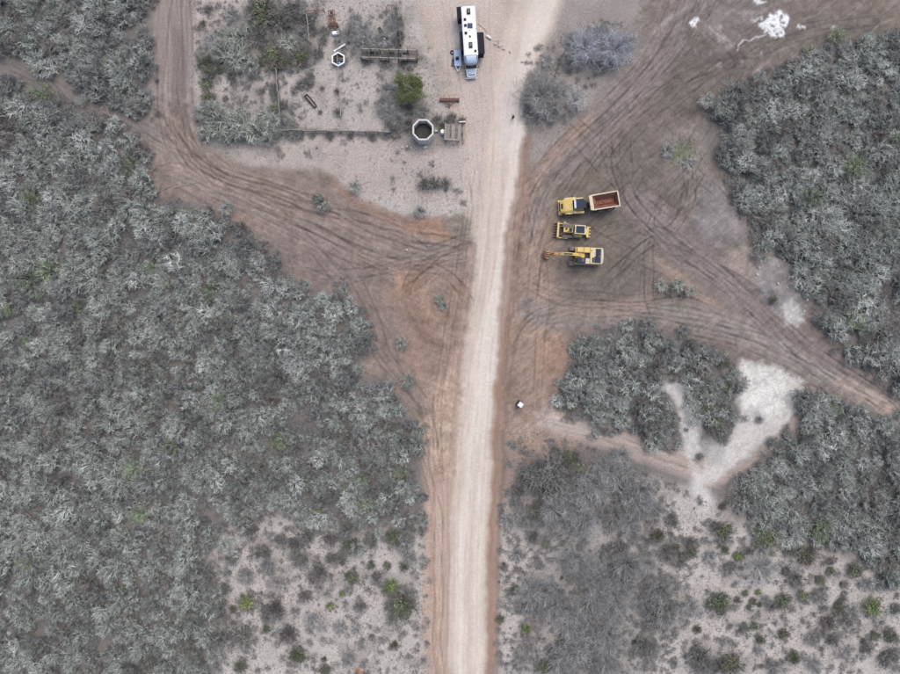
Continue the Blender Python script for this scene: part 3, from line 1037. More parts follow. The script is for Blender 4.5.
for poly, n, lo in ((P_SANDL, 900, -.15), (P_SANDR, 2100, -.15), ([(505, 440), (560, 438), (650, 465), (680, 520), (675, 674), (505, 674)], 900, -.4), ([(195, 0), (325, 0), (320, 60), (300, 130), (200, 140)], 420, -.2), ([(330, 10), (400, 10), (420, 100), (410, 140), (350, 130)], 250, 0), ([(525, 50), (600, 20), (640, 30), (600, 80), (560, 130), (528, 130)], 260, -.3), ([(240, 140), (460, 140), (464, 205), (340, 180)], 120, .1)):
    ux, uy = rs.uniform(min(q[0] for q in poly), max(q[0] for q in poly), n), rs.uniform(min(q[1] for q in poly), max(q[1] for q in poly), n)
    ok = (polysd(poly, ux, uy) > 0) & (fbm(ux / 17, uy / 17, 205, 4) > lo) & (ux > -20) & (ux < 920) & (uy < 690)
    for x, y in zip(ux[ok], uy[ok]):
        k = rgv.uniform(.9, 1.5)
        und.append((rgv.randrange(NF), *W(x, y), zat(x, y) - .02, rgv.uniform(.3, .85), rgv.uniform(.2, .45), rgv.uniform(0, 6.28), (THORN[0] * k, THORN[1] * k * 1.01, THORN[2] * k)))
for cx, cy, ax, ay, n in ((590, 605, 95, 82, 620), (588, 492, 84, 50, 380), (700, 662, 26, 14, 50), (830, 632, 22, 18, 60)):
    for k_ in range(n):
        a, q = rgv.uniform(0, 6.28), math.sqrt(rgv.random())
        x, y = cx + ax * q * math.cos(a), cy + ay * q * math.sin(a)
        if y > 690 or (x < 508 and y > 440) or y < 448 + .2 * (x - 540) or float(fbm(np.array([x / 26.]), np.array([y / 26.]), 431, 3)[0]) < -.12 + .45 * q * q:
            continue
        k = rgv.uniform(1.0, 1.5)
        und.append((rgv.randrange(NF), *W(x, y), zat(x, y) - .02, rgv.uniform(.6, 1.5), rgv.uniform(.5, 1.1), rgv.uniform(0, 6.28), (THORN[0] * k, THORN[1] * k * 1.01, THORN[2] * k)))
PFs = [fuzzy(150 + i, 20, .016, 4).mesh('undergrowth', M_TWIG) for i in range(NF)]
o = stuff_plants('undergrowth', PFs, und, M_TWIGS)
tag(o, 'thin dark leafless undergrowth between the scrub shrubs', 'undergrowth', kind='stuff')
print('undergrowth', len(und))

# ---------------------------------------------------------------- single bushes
# region: (px, py, radius in px, kind)   g green, b bright green, d dark green, o olive, k dark twiggy, f fuzzy grey, w pale wiry
BUSH = {
    'on the sand at lower left': [(245, 604, 11, 'b'), (271, 612, 14, 'k'), (305, 597, 8, 'k'), (371, 565, 5, 'd'), (387, 566, 5, 'g'), (352, 579, 8, 'd'), (376, 577, 7, 'k'), (390, 588, 10, 'b'), (401, 607, 17, 'd'), (330, 607, 5, 'b'), (342, 594, 4, 'b'),
                                  (266, 630, 5, 'd'), (241, 640, 15, 'k'), (287, 636, 12, 'k'), (297, 657, 11, 'd'), (240, 668, 8, 'd'), (324, 671, 6, 'o'), (394, 646, 5, 'o'), (340, 628, 7, 'f'), (311, 621, 8, 'f'), (404, 567, 6, 'd'), (412, 594, 6, 'f'), (360, 608, 8, 'k'), (318, 575, 13, 'k'), (295, 546, 12, 'k'),
                                  (262, 553, 10, 'k'), (246, 578, 9, 'f'), (340, 560, 10, 'k'), (300, 562, 9, 'k'), (268, 566, 8, 'f'), (410, 560, 7, 'f'), (330, 540, 9, 'k'), (350, 546, 10, 'd'), (372, 540, 10, 'k'), (392, 538, 11, 'd'), (408, 530, 10, 'k'), (312, 530, 8, 'k'), (230, 560, 8, 'k'), (225, 590, 7, 'k'), (222, 620, 9, 'k'), (232, 610, 5, 'o'), (275, 585, 8, 'f'), (348, 660, 7, 'f'), (280, 540, 8, 'k'), (250, 530, 9, 'k'), (352, 526, 10, 'k')],
    'on the sand at lower right': [(725, 532, 12, 'd'), (717, 527, 7, 'k'), (724, 507, 5, 'o'), (770, 540, 13, 'g'), (809, 556, 13, 'o'), (857, 572, 10, 'd'), (882, 578, 6, 'k'), (896, 581, 8, 'k'), (832, 571, 5, 'd'), (797, 582, 10, 'k'), (788, 572, 7, 'k'), (722, 606, 14, 'd'), (692, 609, 12, 'f'), (785, 602, 10, 'd'), (804, 597, 8, 'g'), (822, 597, 10, 'k'), (875, 609, 12, 'b'),
                                   (785, 635, 7, 'o'), (755, 627, 5, 'd'), (761, 641, 6, 'd'), (795, 659, 9, 'd'), (835, 641, 9, 'k'), (830, 624, 10, 'k'), (848, 653, 6, 'f'), (876, 636, 6, 'g'), (892, 637, 8, 'd'), (868, 650, 8, 'k'), (733, 666, 14, 'o'), (701, 660, 15, 'k'), (746, 594, 4, 'd'), (754, 602, 5, 'o'), (759, 593, 4, 'b'), (740, 558, 7, 'b'), (732, 568, 8, 'k'), (726, 551, 5, 'd'), (680, 563, 8, 'k'), (694, 549, 4, 'k'), (762, 570, 17, 'f'), (676, 549, 6, 'd'), (844, 600, 5, 'k'), (888, 660, 10, 'k'), (760, 652, 5, 'f'), (812, 640, 6, 'f'), (852, 620, 9, 'k'), (898, 610, 8, 'k'), (775, 668, 8, 'f'), (815, 665, 8, 'f'), (790, 552, 8, 'k'), (846, 585, 5, 'k'), (868, 585, 7, 'f'), (820, 580, 5, 'd'), (895, 655, 9, 'k')],
    'in the thin ground right of the road': [(504, 567, 5, 'k'), (546, 545, 5, 'g'), (658, 537, 9, 'o'), (667, 551, 8, 'k'), (672, 521, 8, 'k'), (526, 630, 7, 'b'), (571, 658, 6, 'g'), (508, 522, 8, 'f'), (521, 610, 4, 'k'), (518, 555, 7, 'f'), (610, 552, 10, 'k'), (648, 566, 11, 'f'), (600, 560, 9, 'f'), (545, 668, 8, 'd'), (515, 590, 6, 'd'), (622, 548, 8, 'k'), (575, 575, 6, 'k'), (500, 620, 5, 'd'), (536, 512, 9, 'd')],
    'in the corral plot': [(262, 8, 17, 'd'), (256, 11, 9, 'b'), (278, 18, 14, 'k'), (205, 62, 11, 'd'), (209, 72, 8, 'k'), (205, 82, 8, 'g'), (208, 97, 9, 'd'), (235, 60, 15, 'w'), (222, 52, 13, 'w'), (248, 64, 12, 'w'), (272, 54, 14, 'g'), (284, 60, 10, 'd'), (300, 56, 11, 'd'), (290, 44, 10, 'w'), (222, 122, 17, 'w'), (240, 126, 15, 'w'), (256, 130, 14, 'w'), (212, 112, 13, 'w'), (270, 122, 11, 'w'), (207, 132, 10, 'w'), (285, 128, 8, 'f'),
                           (240, 36, 12, 'w'), (258, 38, 12, 'k'), (305, 20, 12, 'k'), (290, 8, 14, 'k'), (305, 81, 6, 'k'), (311, 75, 4, 'k'), (300, 85, 5, 'k'), (322, 88, 3, 'k'), (337, 91, 4, 'k'), (262, 90, 4, 'k'), (275, 108, 7, 'g'), (273, 86, 5, 'k'), (324, 30, 7, 'k'), (322, 40, 6, 'k'), (318, 52, 7, 'k'), (225, 98, 4, 'k'), (320, 112, 3, 'k'), (250, 22, 9, 'w'), (230, 75, 5, 'k'), (346, 34, 9, 'f'), (376, 40, 10, 'f'), (362, 42, 9, 'f'), (388, 88, 8, 'f'), (386, 104, 12, 'f'), (398, 118, 9, 'f'), (398, 20, 7, 'k'), (399, 34, 7, 'k'), (384, 60, 7, 'k'), (366, 60, 6, 'k'), (338, 112, 5, 'k'), (372, 52, 6, 'k'), (390, 52, 6, 'k'), (405, 54, 5, 'k'), (402, 63, 5, 'k'), (396, 42, 7, 'k'), (280, 116, 5, 'k'), (282, 104, 5, 'k'), (274, 96, 5, 'k'), (300, 136, 5, 'k'), (312, 135, 4, 'k'), (330, 136, 5, 'k'), (350, 136, 4, 'k'), (372, 137, 5, 'k'), (290, 135, 5, 'k'), (362, 28, 8, 'f'), (232, 14, 8, 'f'), (212, 40, 7, 'f'), (300, 34, 9, 'f')],
    'by the weathered wooden platform': [(437, 119, 6, 'k'), (447, 122, 5, 'k'), (452, 117, 6, 'k'), (462, 120, 5, 'k'), (442, 126, 5, 'o')],
    'alone on the churned ground left of the road': [(322, 202, 10, 'w'), (356, 187, 8, 'w'), (400, 343, 8, 'w'), (410, 381, 9, 'w'), (358, 371, 7, 'w'), (440, 298, 6, 'w'), (443, 306, 5, 'w'), (424, 184, 8, 'k'), (434, 183, 8, 'k'), (445, 183, 7, 'k'), (420, 212, 6, 'f'), (318, 198, 6, 'g')],
    'on the cleared yard by the machines': [(662, 285, 7, 'w'), (680, 283, 8, 'w'), (691, 292, 6, 'w'), (670, 292, 5, 'k'), (684, 294, 5, 'k'), (627, 324, 8, 'w'), (574, 348, 6, 'w'), (690, 163, 6, 'f'), (773, 300, 5, 'd'), (668, 150, 7, 'f')],
    'at the fork of the path and white sand': [(716, 424, 12, 'd'), (710, 410, 10, 'd'), (724, 410, 10, 'k'), (712, 392, 10, 'd'), (722, 434, 8, 'k'), (664, 420, 10, 'k'), (668, 434, 9, 'k'), (660, 408, 8, 'k'), (572, 406, 7, 'g'), (640, 408, 8, 'o'), (572, 458, 10, 'd'), (556, 452, 8, 'k'), (724, 362, 8, 'o'), (700, 382, 8, 'k'), (700, 457, 5, 'k'), (760, 420, 4, 'f')],
    'in the dark thicket below the path': [(532, 478, 13, 'k'), (518, 492, 9, 'k'), (552, 470, 10, 'k'), (566, 482, 11, 'k'), (545, 492, 10, 'k'), (580, 470, 8, 'g'), (540, 508, 9, 'k'), (575, 462, 8, 'k')],
    'in the leafless thicket right of the road': [],
    'under the leafless trees by the road': [(530, 112, 10, 'f'), (553, 113, 9, 'f'), (562, 88, 8, 'f'), (534, 76, 9, 'f'), (570, 62, 9, 'f'), (600, 64, 9, 'f'), (630, 40, 8, 'f'), (602, 30, 8, 'f'), (572, 38, 8, 'f'), (528, 98, 7, 'f'), (548, 60, 7, 'f')],
}
KIND = {'g': ('leafy_bush', 'grey-green leafy bush'), 'b': ('leafy_bush', 'bright green leafy bush'), 'd': ('leafy_bush', 'dark green round bush'), 'o': ('leafy_bush', 'olive round bush'),
        'k': ('thorn_bush', 'dark brown-grey twiggy bush'), 'f': ('thorn_bush', 'fine leafless grey thorn bush'), 'w': ('wiry_shrub', 'pale wiry shrub')}
KCOL = {'g': (.185, .215, .135), 'b': (.215, .285, .105), 'd': (.125, .150, .090), 'o': (.135, .135, .085), 'k': (.165, .161, .152), 'f': (.275, .275, .268), 'w': (.33, .35, .31)}
MFF = [fuzzy(500 + i, 44, .0085, 7).mesh('thorn_twigs', M_TWIG) for i in range(6)]
rgb_ = random.Random(5)
for reg_, cx, cy, ax, ay, n in (('in the leafless thicket right of the road', 590, 610, 80, 66, 38), ('in the dark thicket below the path', 590, 492, 72, 40, 22)):
    pts = []
    tries = 0
    while len(pts) < n and tries < 4000:
        tries += 1
        x, y = rgb_.uniform(cx - ax, cx + ax), rgb_.uniform(cy - ay, cy + ay)
        q = ((x - cx) / ax) ** 2 + ((y - cy) / ay) ** 2
        if q > 1 or y > 672 or float(fbm(np.array([x / 26.]), np.array([y / 26.]), 431, 3)[0]) < -.2 + .4 * q or any((x - b[0]) ** 2 + (y - b[1]) ** 2 < 55 for b in pts):
            continue
        pts.append((round(x, 1), round(y, 1), rgb_.choice((9, 11, 13, 15, 17)), rgb_.choice('fffffk')))
    BUSH[reg_] += pts
for poly, n, kinds, rr in (([(200, 0), (322, 0), (318, 60), (262, 74), (200, 70)], 24, 'wkkfgdw', (4, 5, 6, 8, 10)), ([(200, 104), (292, 118), (294, 138), (205, 142)], 18, 'wwwf', (6, 8, 10)), ([(330, 15), (395, 15), (395, 45), (345, 46)], 8, 'ff', (5, 7, 9)), ([(405, 100), (445, 105), (410, 145), (385, 140), (380, 105)], 8, 'fk', (4, 6, 8))):
    for k in range(n):
        while True:
            x, y = rgb_.uniform(195, 450), rgb_.uniform(2, 145)
            if float(polysd(poly, np.array([x]), np.array([y]))[0]) > 0 and math.hypot(x - 423, y - 134) > 16 and not (325 < x < 342 and 8 < y < 70):
                break
        BUSH['in the corral plot'].append((round(x, 1), round(y, 1), rgb_.choice(rr), rgb_.choice(kinds)))
# more of the smaller bushes, in uneven clusters
for reg_, poly, n in (('on the sand at lower right', P_SANDR, 36), ('on the sand at lower left', P_SANDL, 20), ('in the thin ground right of the road', [(505, 510), (560, 525), (665, 520), (690, 600), (670, 674), (505, 674)], 12)):
    got = 0
    while got < n:
        x, y = rgb_.uniform(205, 896), rgb_.uniform(515, 672)
        if reg_.endswith('right') and x < 660:
            continue
        if float(polysd(poly, np.array([x]), np.array([y]))[0]) < 3:
            continue
        cl = float(fbm(np.array([x / 24]), np.array([y / 24]), 420, 3)[0])
        if cl < rgb_.uniform(-.25, .35):
            continue
        BUSH[reg_].append((round(x, 1), round(y, 1), rgb_.choice((2, 2.5, 3, 3.5, 4, 5, 6, 8)), rgb_.choice('kkkkfffdog')))
        got += 1
for reg_, lst in BUSH.items():
    cnt = {}
    for b in sorted(lst):
        cnt.setdefault(b[3], []).append(b)
    for k, bl in cnt.items():
        nm, lk = KIND[k]
        for i, (px, py, rp, _) in enumerate(bl):
            r = rp * S * .98
            x, y = W(px, py, r * .6)
            pxg, pyg = x / S + 450, 337 - y / S
            z = zat(pxg, pyg)
            kk = rgb_.uniform(.85, 1.15)
            c = tuple(v * kk for v in KCOL[k])
            a = rgb_.uniform(0, 6.28)
            if len(bl) == 1:
                lab = 'the only ' + lk + ' ' + reg_
            elif i == 0:
                lab = lk + ' ' + reg_ + ', leftmost of them'
            elif i == len(bl) - 1:
                lab = lk + ' ' + reg_ + ', rightmost of them'
            else:
                lab = lk + ' ' + reg_ + ', ' + ORD[i] + ' from left'
            grp = lk.replace('bush', 'bushes').replace('shrub', 'shrubs') + ' ' + reg_
            if k == 'w':
                o = put(nm, MA[rgb_.randrange(NA)], x, y, z - .03, r * .95, r * .9, a, c)
                tag(o, lab, 'shrub', grp)
            else:
                e = empty(nm, x, y, z - .02)
                tag(e, lab, 'bush', grp)
                hk = rgb_.uniform(.75, 1.05)
                if k in 'gbdo':
                    put('foliage', MB_[rgb_.randrange(NB)], 0, 0, 0, r, r * hk, a, c, e)
                    put('stems', MST[rgb_.randrange(4)], 0, 0, 0, r, r * hk, a, (.2, .18, .16), e)
                    put('twigs', MF[rgb_.randrange(NF)], 0, 0, 0, r * 1.08, r * hk * .9, a + 1, (.16, .15, .13), e)
                elif k == 'k':
                    put('foliage', MB_[rgb_.randrange(NB)], 0, 0, 0, r * .9, r * hk * .8, a, (c[0] * 1.0, c[1] * 1.0, c[2] * .95), e)
                    put('twigs', MF[rgb_.randrange(NF)], 0, 0, 0, r * 1.08, r * hk, a + 1, (c[0] * 1.1, c[1] * 1.1, c[2] * 1.1), e)
                else:
                    mm = MFF if rp > 8 else MF
                    put('twigs', mm[rgb_.randrange(6)], 0, 0, 0, r, r * hk, a, c, e)
                    if rp <= 8:
                        put('twigs', mm[rgb_.randrange(6)], 0, 0, 0, r * 1.15, r * hk * .8, a + 2, (c[0] * 1.2, c[1] * 1.2, c[2] * 1.2), e)

# ---------------------------------------------------------------- small herbs and litter on the open ground
tuft = [leafy(200 + i, 16, .26, .6, .2, 3).mesh('tuft', M_LEAF) for i in range(5)]
grass = []
tr = np.random.RandomState(3)


def scatter(poly, n, rmin, rmax, cols, gate=None):
    n, rmin, rmax = int(n * 1.8), rmin * .65, rmax * .6
    X0, X1 = min(p[0] for p in poly), max(p[0] for p in poly)
    Y0, Y1 = min(p[1] for p in poly), max(p[1] for p in poly)
    ux, uy = tr.uniform(X0, X1, n), tr.uniform(Y0, Y1, n)
    q = polysd(poly, ux, uy)
    nz = fbm(ux / 18, uy / 18, 400, 3)
    for x, y, s_, w_ in zip(ux, uy, q, nz):
        if s_ < 1 or w_ < (gate if gate is not None else -1):
            continue
        if not (-30 < x < 930 and -30 < y < 705):
            continue
        c = cols[tr.randint(len(cols))]
        k = tr.uniform(.7, 1.25)
        r = tr.uniform(rmin, rmax) ** 1.0
        wx_, wy_ = W(x, y)
        grass.append((tr.randint(5), wx_, wy_, zat(x, y), r, r * .7, tr.uniform(0, 6.28), (c[0] * k, c[1] * k, c[2] * k)))


DRY = [(.23, .21, .19), (.19, .175, .165), (.29, .27, .25), (.15, .15, .13)]
scatter([(208, 525), (345, 540), (424, 525), (428, 700), (208, 700)], 3600, .10, .34, DRY, -.25)
scatter([(500, 535), (640, 525), (700, 495), (760, 545), (930, 590), (930, 705), (498, 705)], 5200, .10, .36, DRY, -.25)
scatter([(190, 0), (400, 0), (440, 80), (455, 120), (400, 136), (230, 140), (195, 130)], 2600, .10, .32, DRY, -.2)
scatter([(255, 140), (460, 142), (464, 200), (410, 205), (340, 175)], 700, .08, .2, DRY, 0)
scatter([(522, 60), (560, 20), (640, 20), (610, 105), (560, 145), (524, 160)], 1100, .10, .3, [(.17, .17, .14), (.2, .19, .17)], -.3)
scatter([(505, 430), (560, 430), (640, 470), (690, 480), (640, 530), (505, 530)], 1300, .12, .4, DRY, -.4)
scatter([(668, 138), (696, 138), (698, 166), (670, 168)], 420, .12, .3, [(.16, .20, .10), (.19, .21, .14)], -.3)
scatter([(660, 130), (740, 200), (750, 250), (700, 240)], 250, .1, .25, DRY, 0)
scatter([(755, 260), (800, 262), (806, 300), (780, 318)], 160, .08, .2, DRY, -.2)
for poly in SCRUB.values():
    scatter(poly, 4200 if poly is SCRUB['left'] else 1500, .15, .45, [(.17, .16, .15), (.22, .21, .20), (.13, .13, .12)], -1)
o = stuff_plants('ground_cover', tuft, grass, M_LEAFS)
tag(o, 'sparse dry herbs and leaf litter dotting the open soil', 'ground cover', kind='stuff')


# ---------------------------------------------------------------- trees
def grow(P, p, d, L, r, lev, rg, tint, spread=.7, up=.12, leafs=None):
    """branching limb made of tapered stems, ribbons for the finest twigs"""
    q = Vector(p)
    d = Vector(d).normalized()
    n = 3 if lev > 1 else 2
    pts = [q.copy()]
    for i in range(n):
        d = (d + Vector((rg.uniform(-.25, .25), rg.uniform(-.25, .25), rg.uniform(-.1, .2) + up * .3))).normalized()
        q = q + d * (L / n)
        if q.z < .2:
            q.z = .2
        pts.append(q.copy())
    for i in range(n):
        ra, rb = r * (1 - .55 * i / n), r * (1 - .55 * (i + 1) / n)
        if lev >= 2:
            P.stem(pts[i], pts[i + 1], ra, rb, jit(rg, tint, .15), 5)
        else:
            s_ = d.cross(Vector((0, 0, 1)))
            s_ = s_.normalized() if s_.length > .01 else Vector((1, 0, 0))
            P.ribbon((pts[i], pts[i + 1]), (ra, rb), s_, jit(rg, tint, .25))
    if lev == 0:
        if leafs is not None:
            leafs.append(pts[-1])
            leafs.append(pts[1])
        return
    for k in range(5 if lev > 1 else 6):
        t = rg.uniform(.35, 1)
        j = min(n - 1, int(t * n))
        b0 = pts[j].lerp(pts[j + 1], t * n - j)
        az = rg.uniform(0, 6.28)
        nd = d + Vector((math.cos(az), math.sin(az), rg.uniform(-.2, .4))) * spread * 1.4
        grow(P, b0, nd, L * rg.uniform(.5, .75), max(.012, r * .42), lev - 1, rg, tint, spread, up, leafs)


def bare_tree(px, py, rp, h, seed, c, label, limbs=6, grp='leafless trees by the curved track'):
    rg = random.Random(seed)
    x, y = W(px, py, h * .5)
    z = zw(x, y)
    e = empty('bare_tree', x, y, z)
    tag(e, label, 'tree', grp)
    T = Plant()
    T.stem((0, 0, -.15), (.05, .04, h * .16), rp * S * .055, rp * S * .045, (1, 1, 1), 7)
    T.stem((.05, .04, h * .15), (.1, 0, h * .3), rp * S * .045, rp * S * .035, (1, 1, 1), 7)
    put('trunk', T.mesh('trunk', M_TWIG), 0, 0, 0, 1, 1, 0, (c[0] * .6, c[1] * .58, c[2] * .56), e)
    Cn = Plant()
    Rm = rp * S
    for i in range(limbs):
        a = i * 2.39996 + rg.uniform(-.4, .4)
        d_ = (math.cos(a), math.sin(a), rg.uniform(.25, .7))
        grow(Cn, (.1, 0, h * rg.uniform(.12, .28)), d_, Rm * rg.uniform(.5, .7), Rm * .022, 2, rg, (1, 1, 1), .75, .0)
    put('limbs', Cn.mesh('limbs', M_TWIG), 0, 0, 0, 1, 1, 0, c, e)
    for k in range(3):
        Tw = fuzzy(seed * 10 + k, 30, .0055, 7)
        put('crown_twigs', Tw.mesh('crown_twigs', M_TWIG), 0, 0, h * .12, Rm * (1.0, .85, .7)[k], h * (.7, .85, .95)[k], 0, tuple(v * (.9, 1.05, 1.2)[k] for v in c), e)


bare_tree(541, 94, 27, 4.2, 1, (.27, .265, .255), 'broad leafless grey tree beside the pale road', 9)
bare_tree(576, 99, 13, 3.0, 2, (.44, .44, .43), 'small whitish leafless tree right of the broad grey one', 6)
bare_tree(585, 46, 22, 4.2, 3, (.33, .345, .375), 'leafless bluish-grey tree, left one of the blue pair', 8)
bare_tree(615, 48, 22, 4.2, 4, (.34, .36, .395), 'leafless bluish-grey tree, right one of the blue pair', 8)

rg = random.Random(9)
x, y = W(408, 88, 2.2)
e = empty('green_tree', x, y, zw(x, y))
tag(e, 'bright green feathery tree below the cattle chute', 'tree')
T = Plant()
T.stem((0, 0, -.2), (.1, .05, .8), .16, .13, (1, 1, 1), 7)
T.stem((.1, .05, .78), (.3, .1, 1.5), .13, .09, (1, 1, 1), 7)
put('trunk', T.mesh('trunk', M_TWIG), 0, 0, 0, 1, 1, 0, (.30, .28, .26), e)
Lb = Plant()
tips = []
for i in range(13):
    a = i * 2.39996
    grow(Lb, (.2, .05, 1.0 + .1 * (i % 4)), (math.cos(a), math.sin(a), rg.uniform(.3, .9)), rg.uniform(1.3, 2.3), .05, 2, rg, (1, 1, 1), .7, .0, tips)
put('limbs', Lb.mesh('limbs', M_TWIG), 0, 0, 0, 1, 1, 0, (.33, .32, .28), e)
Cr = Plant()
for t in tips:
    if rg.random() < .12:
        continue
    tone = rg.choice((.6, .85, 1, 1.2))
    for k in range(7):
        p = (t.x + rg.gauss(0, .2), t.y + rg.gauss(0, .14), t.z + rg.gauss(0, .1))
        a = rg.uniform(0, 6.28)
        s_ = rg.uniform(.05, .12)
        Cr.leaf(p, (s_ * 1.6 * math.cos(a), s_ * 1.6 * math.sin(a), rg.uniform(-.04, .04)), (-s_ * .5 * math.sin(a), s_ * .5 * math.cos(a), rg.uniform(-.03, .03)), jit(rg, (tone * rg.uniform(.85, 1.2), tone, tone * .9), .2))
put('crown', Cr.mesh('crown', M_LEAF), 0, 0, 0, 1, 1, 0, (.112, .145, .068), e)

# ---------------------------------------------------------------- materials of built things
def paint(name, c, rough=.5, metal=0.0, var=.18, dust=.25, scale=3.0, dustc=(.36, .31, .27), spec=.4):
    m, t, b = newmat(name)
    N, Lk = t.nodes.new, t.links.new
    tc = N('ShaderNodeTexCoord')
    n1 = N('ShaderNodeTexNoise')
    n1.inputs['Scale'].default_value = scale
    n1.inputs['Detail'].default_value = 6
    n1.inputs['Roughness'].default_value = .65
    Lk(tc.outputs['Object'], n1.inputs['Vector'])
    mr = N('ShaderNodeMapRange')
    mr.inputs[1].default_value = .3
    mr.inputs[2].default_value = .7
    mr.inputs[3].default_value = 1 - var
    mr.inputs[4].default_value = 1 + var * .6
    Lk(n1.outputs[0], mr.inputs[0])
    m1 = N('ShaderNodeMix')
    m1.data_type = 'RGBA'
    m1.blend_type = 'MULTIPLY'
    m1.inputs[0].default_value = 1
    m1.inputs[6].default_value = (*c, 1)
    Lk(mr.outputs[0], m1.inputs[7])
    n2 = N('ShaderNodeTexNoise')
    n2.inputs['Scale'].default_value = scale * .45
    n2.inputs['Detail'].default_value = 8
    n2.inputs['Roughness'].default_value = .75
    Lk(tc.outputs['Object'], n2.inputs['Vector'])
    r2 = N('ShaderNodeMapRange')
    r2.inputs[1].default_value = .42
    r2.inputs[2].default_value = .75
    r2.inputs[3].default_value = dust * .35
    r2.inputs[4].default_value = min(1, dust * 1.8)
    Lk(n2.outputs[0], r2.inputs[0])
    m2 = N('ShaderNodeMix')
    m2.data_type = 'RGBA'
    Lk(r2.outputs[0], m2.inputs[0])
    Lk(m1.outputs[2], m2.inputs[6])
    m2.inputs[7].default_value = (*dustc, 1)
    Lk(m2.outputs[2], b.inputs['Base Color'])
    b.inputs['Roughness'].default_value = rough
    b.inputs['Metallic'].default_value = metal
    b.inputs['Specular IOR Level'].default_value = spec
    return m


YEL = paint('yellow_paint', (.68, .48, .10), .5, 0, .2, .30, 2.5, (.5, .43, .33))
YELP = paint('faded_yellow_paint', (.68, .55, .25), .55, 0, .15, .3, 2.5, (.5, .45, .38))
CREAM = paint('cream_paint', (.64, .57, .42), .55, 0, .15, .25, 2.5)
BLK = paint('dark_steel', (.030, .031, .035), .75, 0, .3, .08, 3, spec=.2)
NAVY = paint('dark_blue_panel', (.026, .040, .068), .7, 0, .3, .05, 2.5, (.2, .19, .19), spec=.2)
GLASS = paint('tinted_glass', (.02, .026, .035), .15, 0, .2, .04, 2, spec=.4)
RUB = paint('rubber', (.035, .034, .034), .85, 0, .3, .35, 5)
TRK = paint('track_steel', (.14, .135, .135), .7, .2, .3, .45, 6)
STEEL = paint('worn_steel', (.30, .28, .26), .5, .4, .3, .3, 5)
RUST = paint('rust', (.19, .075, .045), .85, 0, .35, .2, 4)
RUSTD = paint('dark_red_rust', (.105, .040, .034), .8, 0, .3, .15, 4)
REDSOIL = paint('red_soil', (.20, .085, .052), .95, 0, .45, .12, 1.6, (.5, .30, .22))
WHT = paint('white_gelcoat', (.78, .80, .82), .4, 0, .05, .06, 2)
WHT2 = paint('white_plastic', (.80, .80, .79), .5, 0, .05, .08, 3)
BLUEG = paint('pale_blue_paint', (.42, .54, .64), .4, 0, .08, .12, 2)
BLUET = paint('sky_blue_steel', (.33, .47, .66), .5, 0, .12, .15, 3)
BLUE = paint('bright_blue_plastic', (.05, .38, .72), .4, 0, .1, .05, 3)
SOLAR = paint('solar_glass', (.03, .045, .11), .5, 0, .25, .03, 6, spec=.25)
CONC = paint('old_concrete', (.62, .60, .57), .9, 0, .22, .35, 2.2, (.32, .30, .28))
CONCW = paint('whitewashed_concrete', (.66, .645, .62), .9, 0, .15, .25, 2.5, (.40, .37, .35))
DARKW = paint('still_dark_water', (.03, .031, .03), .5, 0, .5, .2, 1.2, (.08, .078, .072), spec=.2)
WOOD = paint('weathered_wood', (.24, .225, .205), .9, 0, .35, .2, 5)
WOODP = paint('pale_wood', (.36, .34, .31), .9, 0, .3, .2, 5)
WOODD = paint('dark_old_wood', (.10, .093, .085), .9, 0, .35, .2, 5)
STONE = paint('pale_stone', (.50, .48, .45), .9, 0, .2, .2, 6)
SKIN = paint('skin', (.36, .22, .15), .6, 0, .08, 0, 6)
CLOTH = paint('black_cloth', (.012, .012, .015), .9, 0, .3, .02, 6)
CLOTH2 = paint('dark_grey_cloth', (.026, .027, .033), .95, 0, .3, .02, 6, spec=.1)


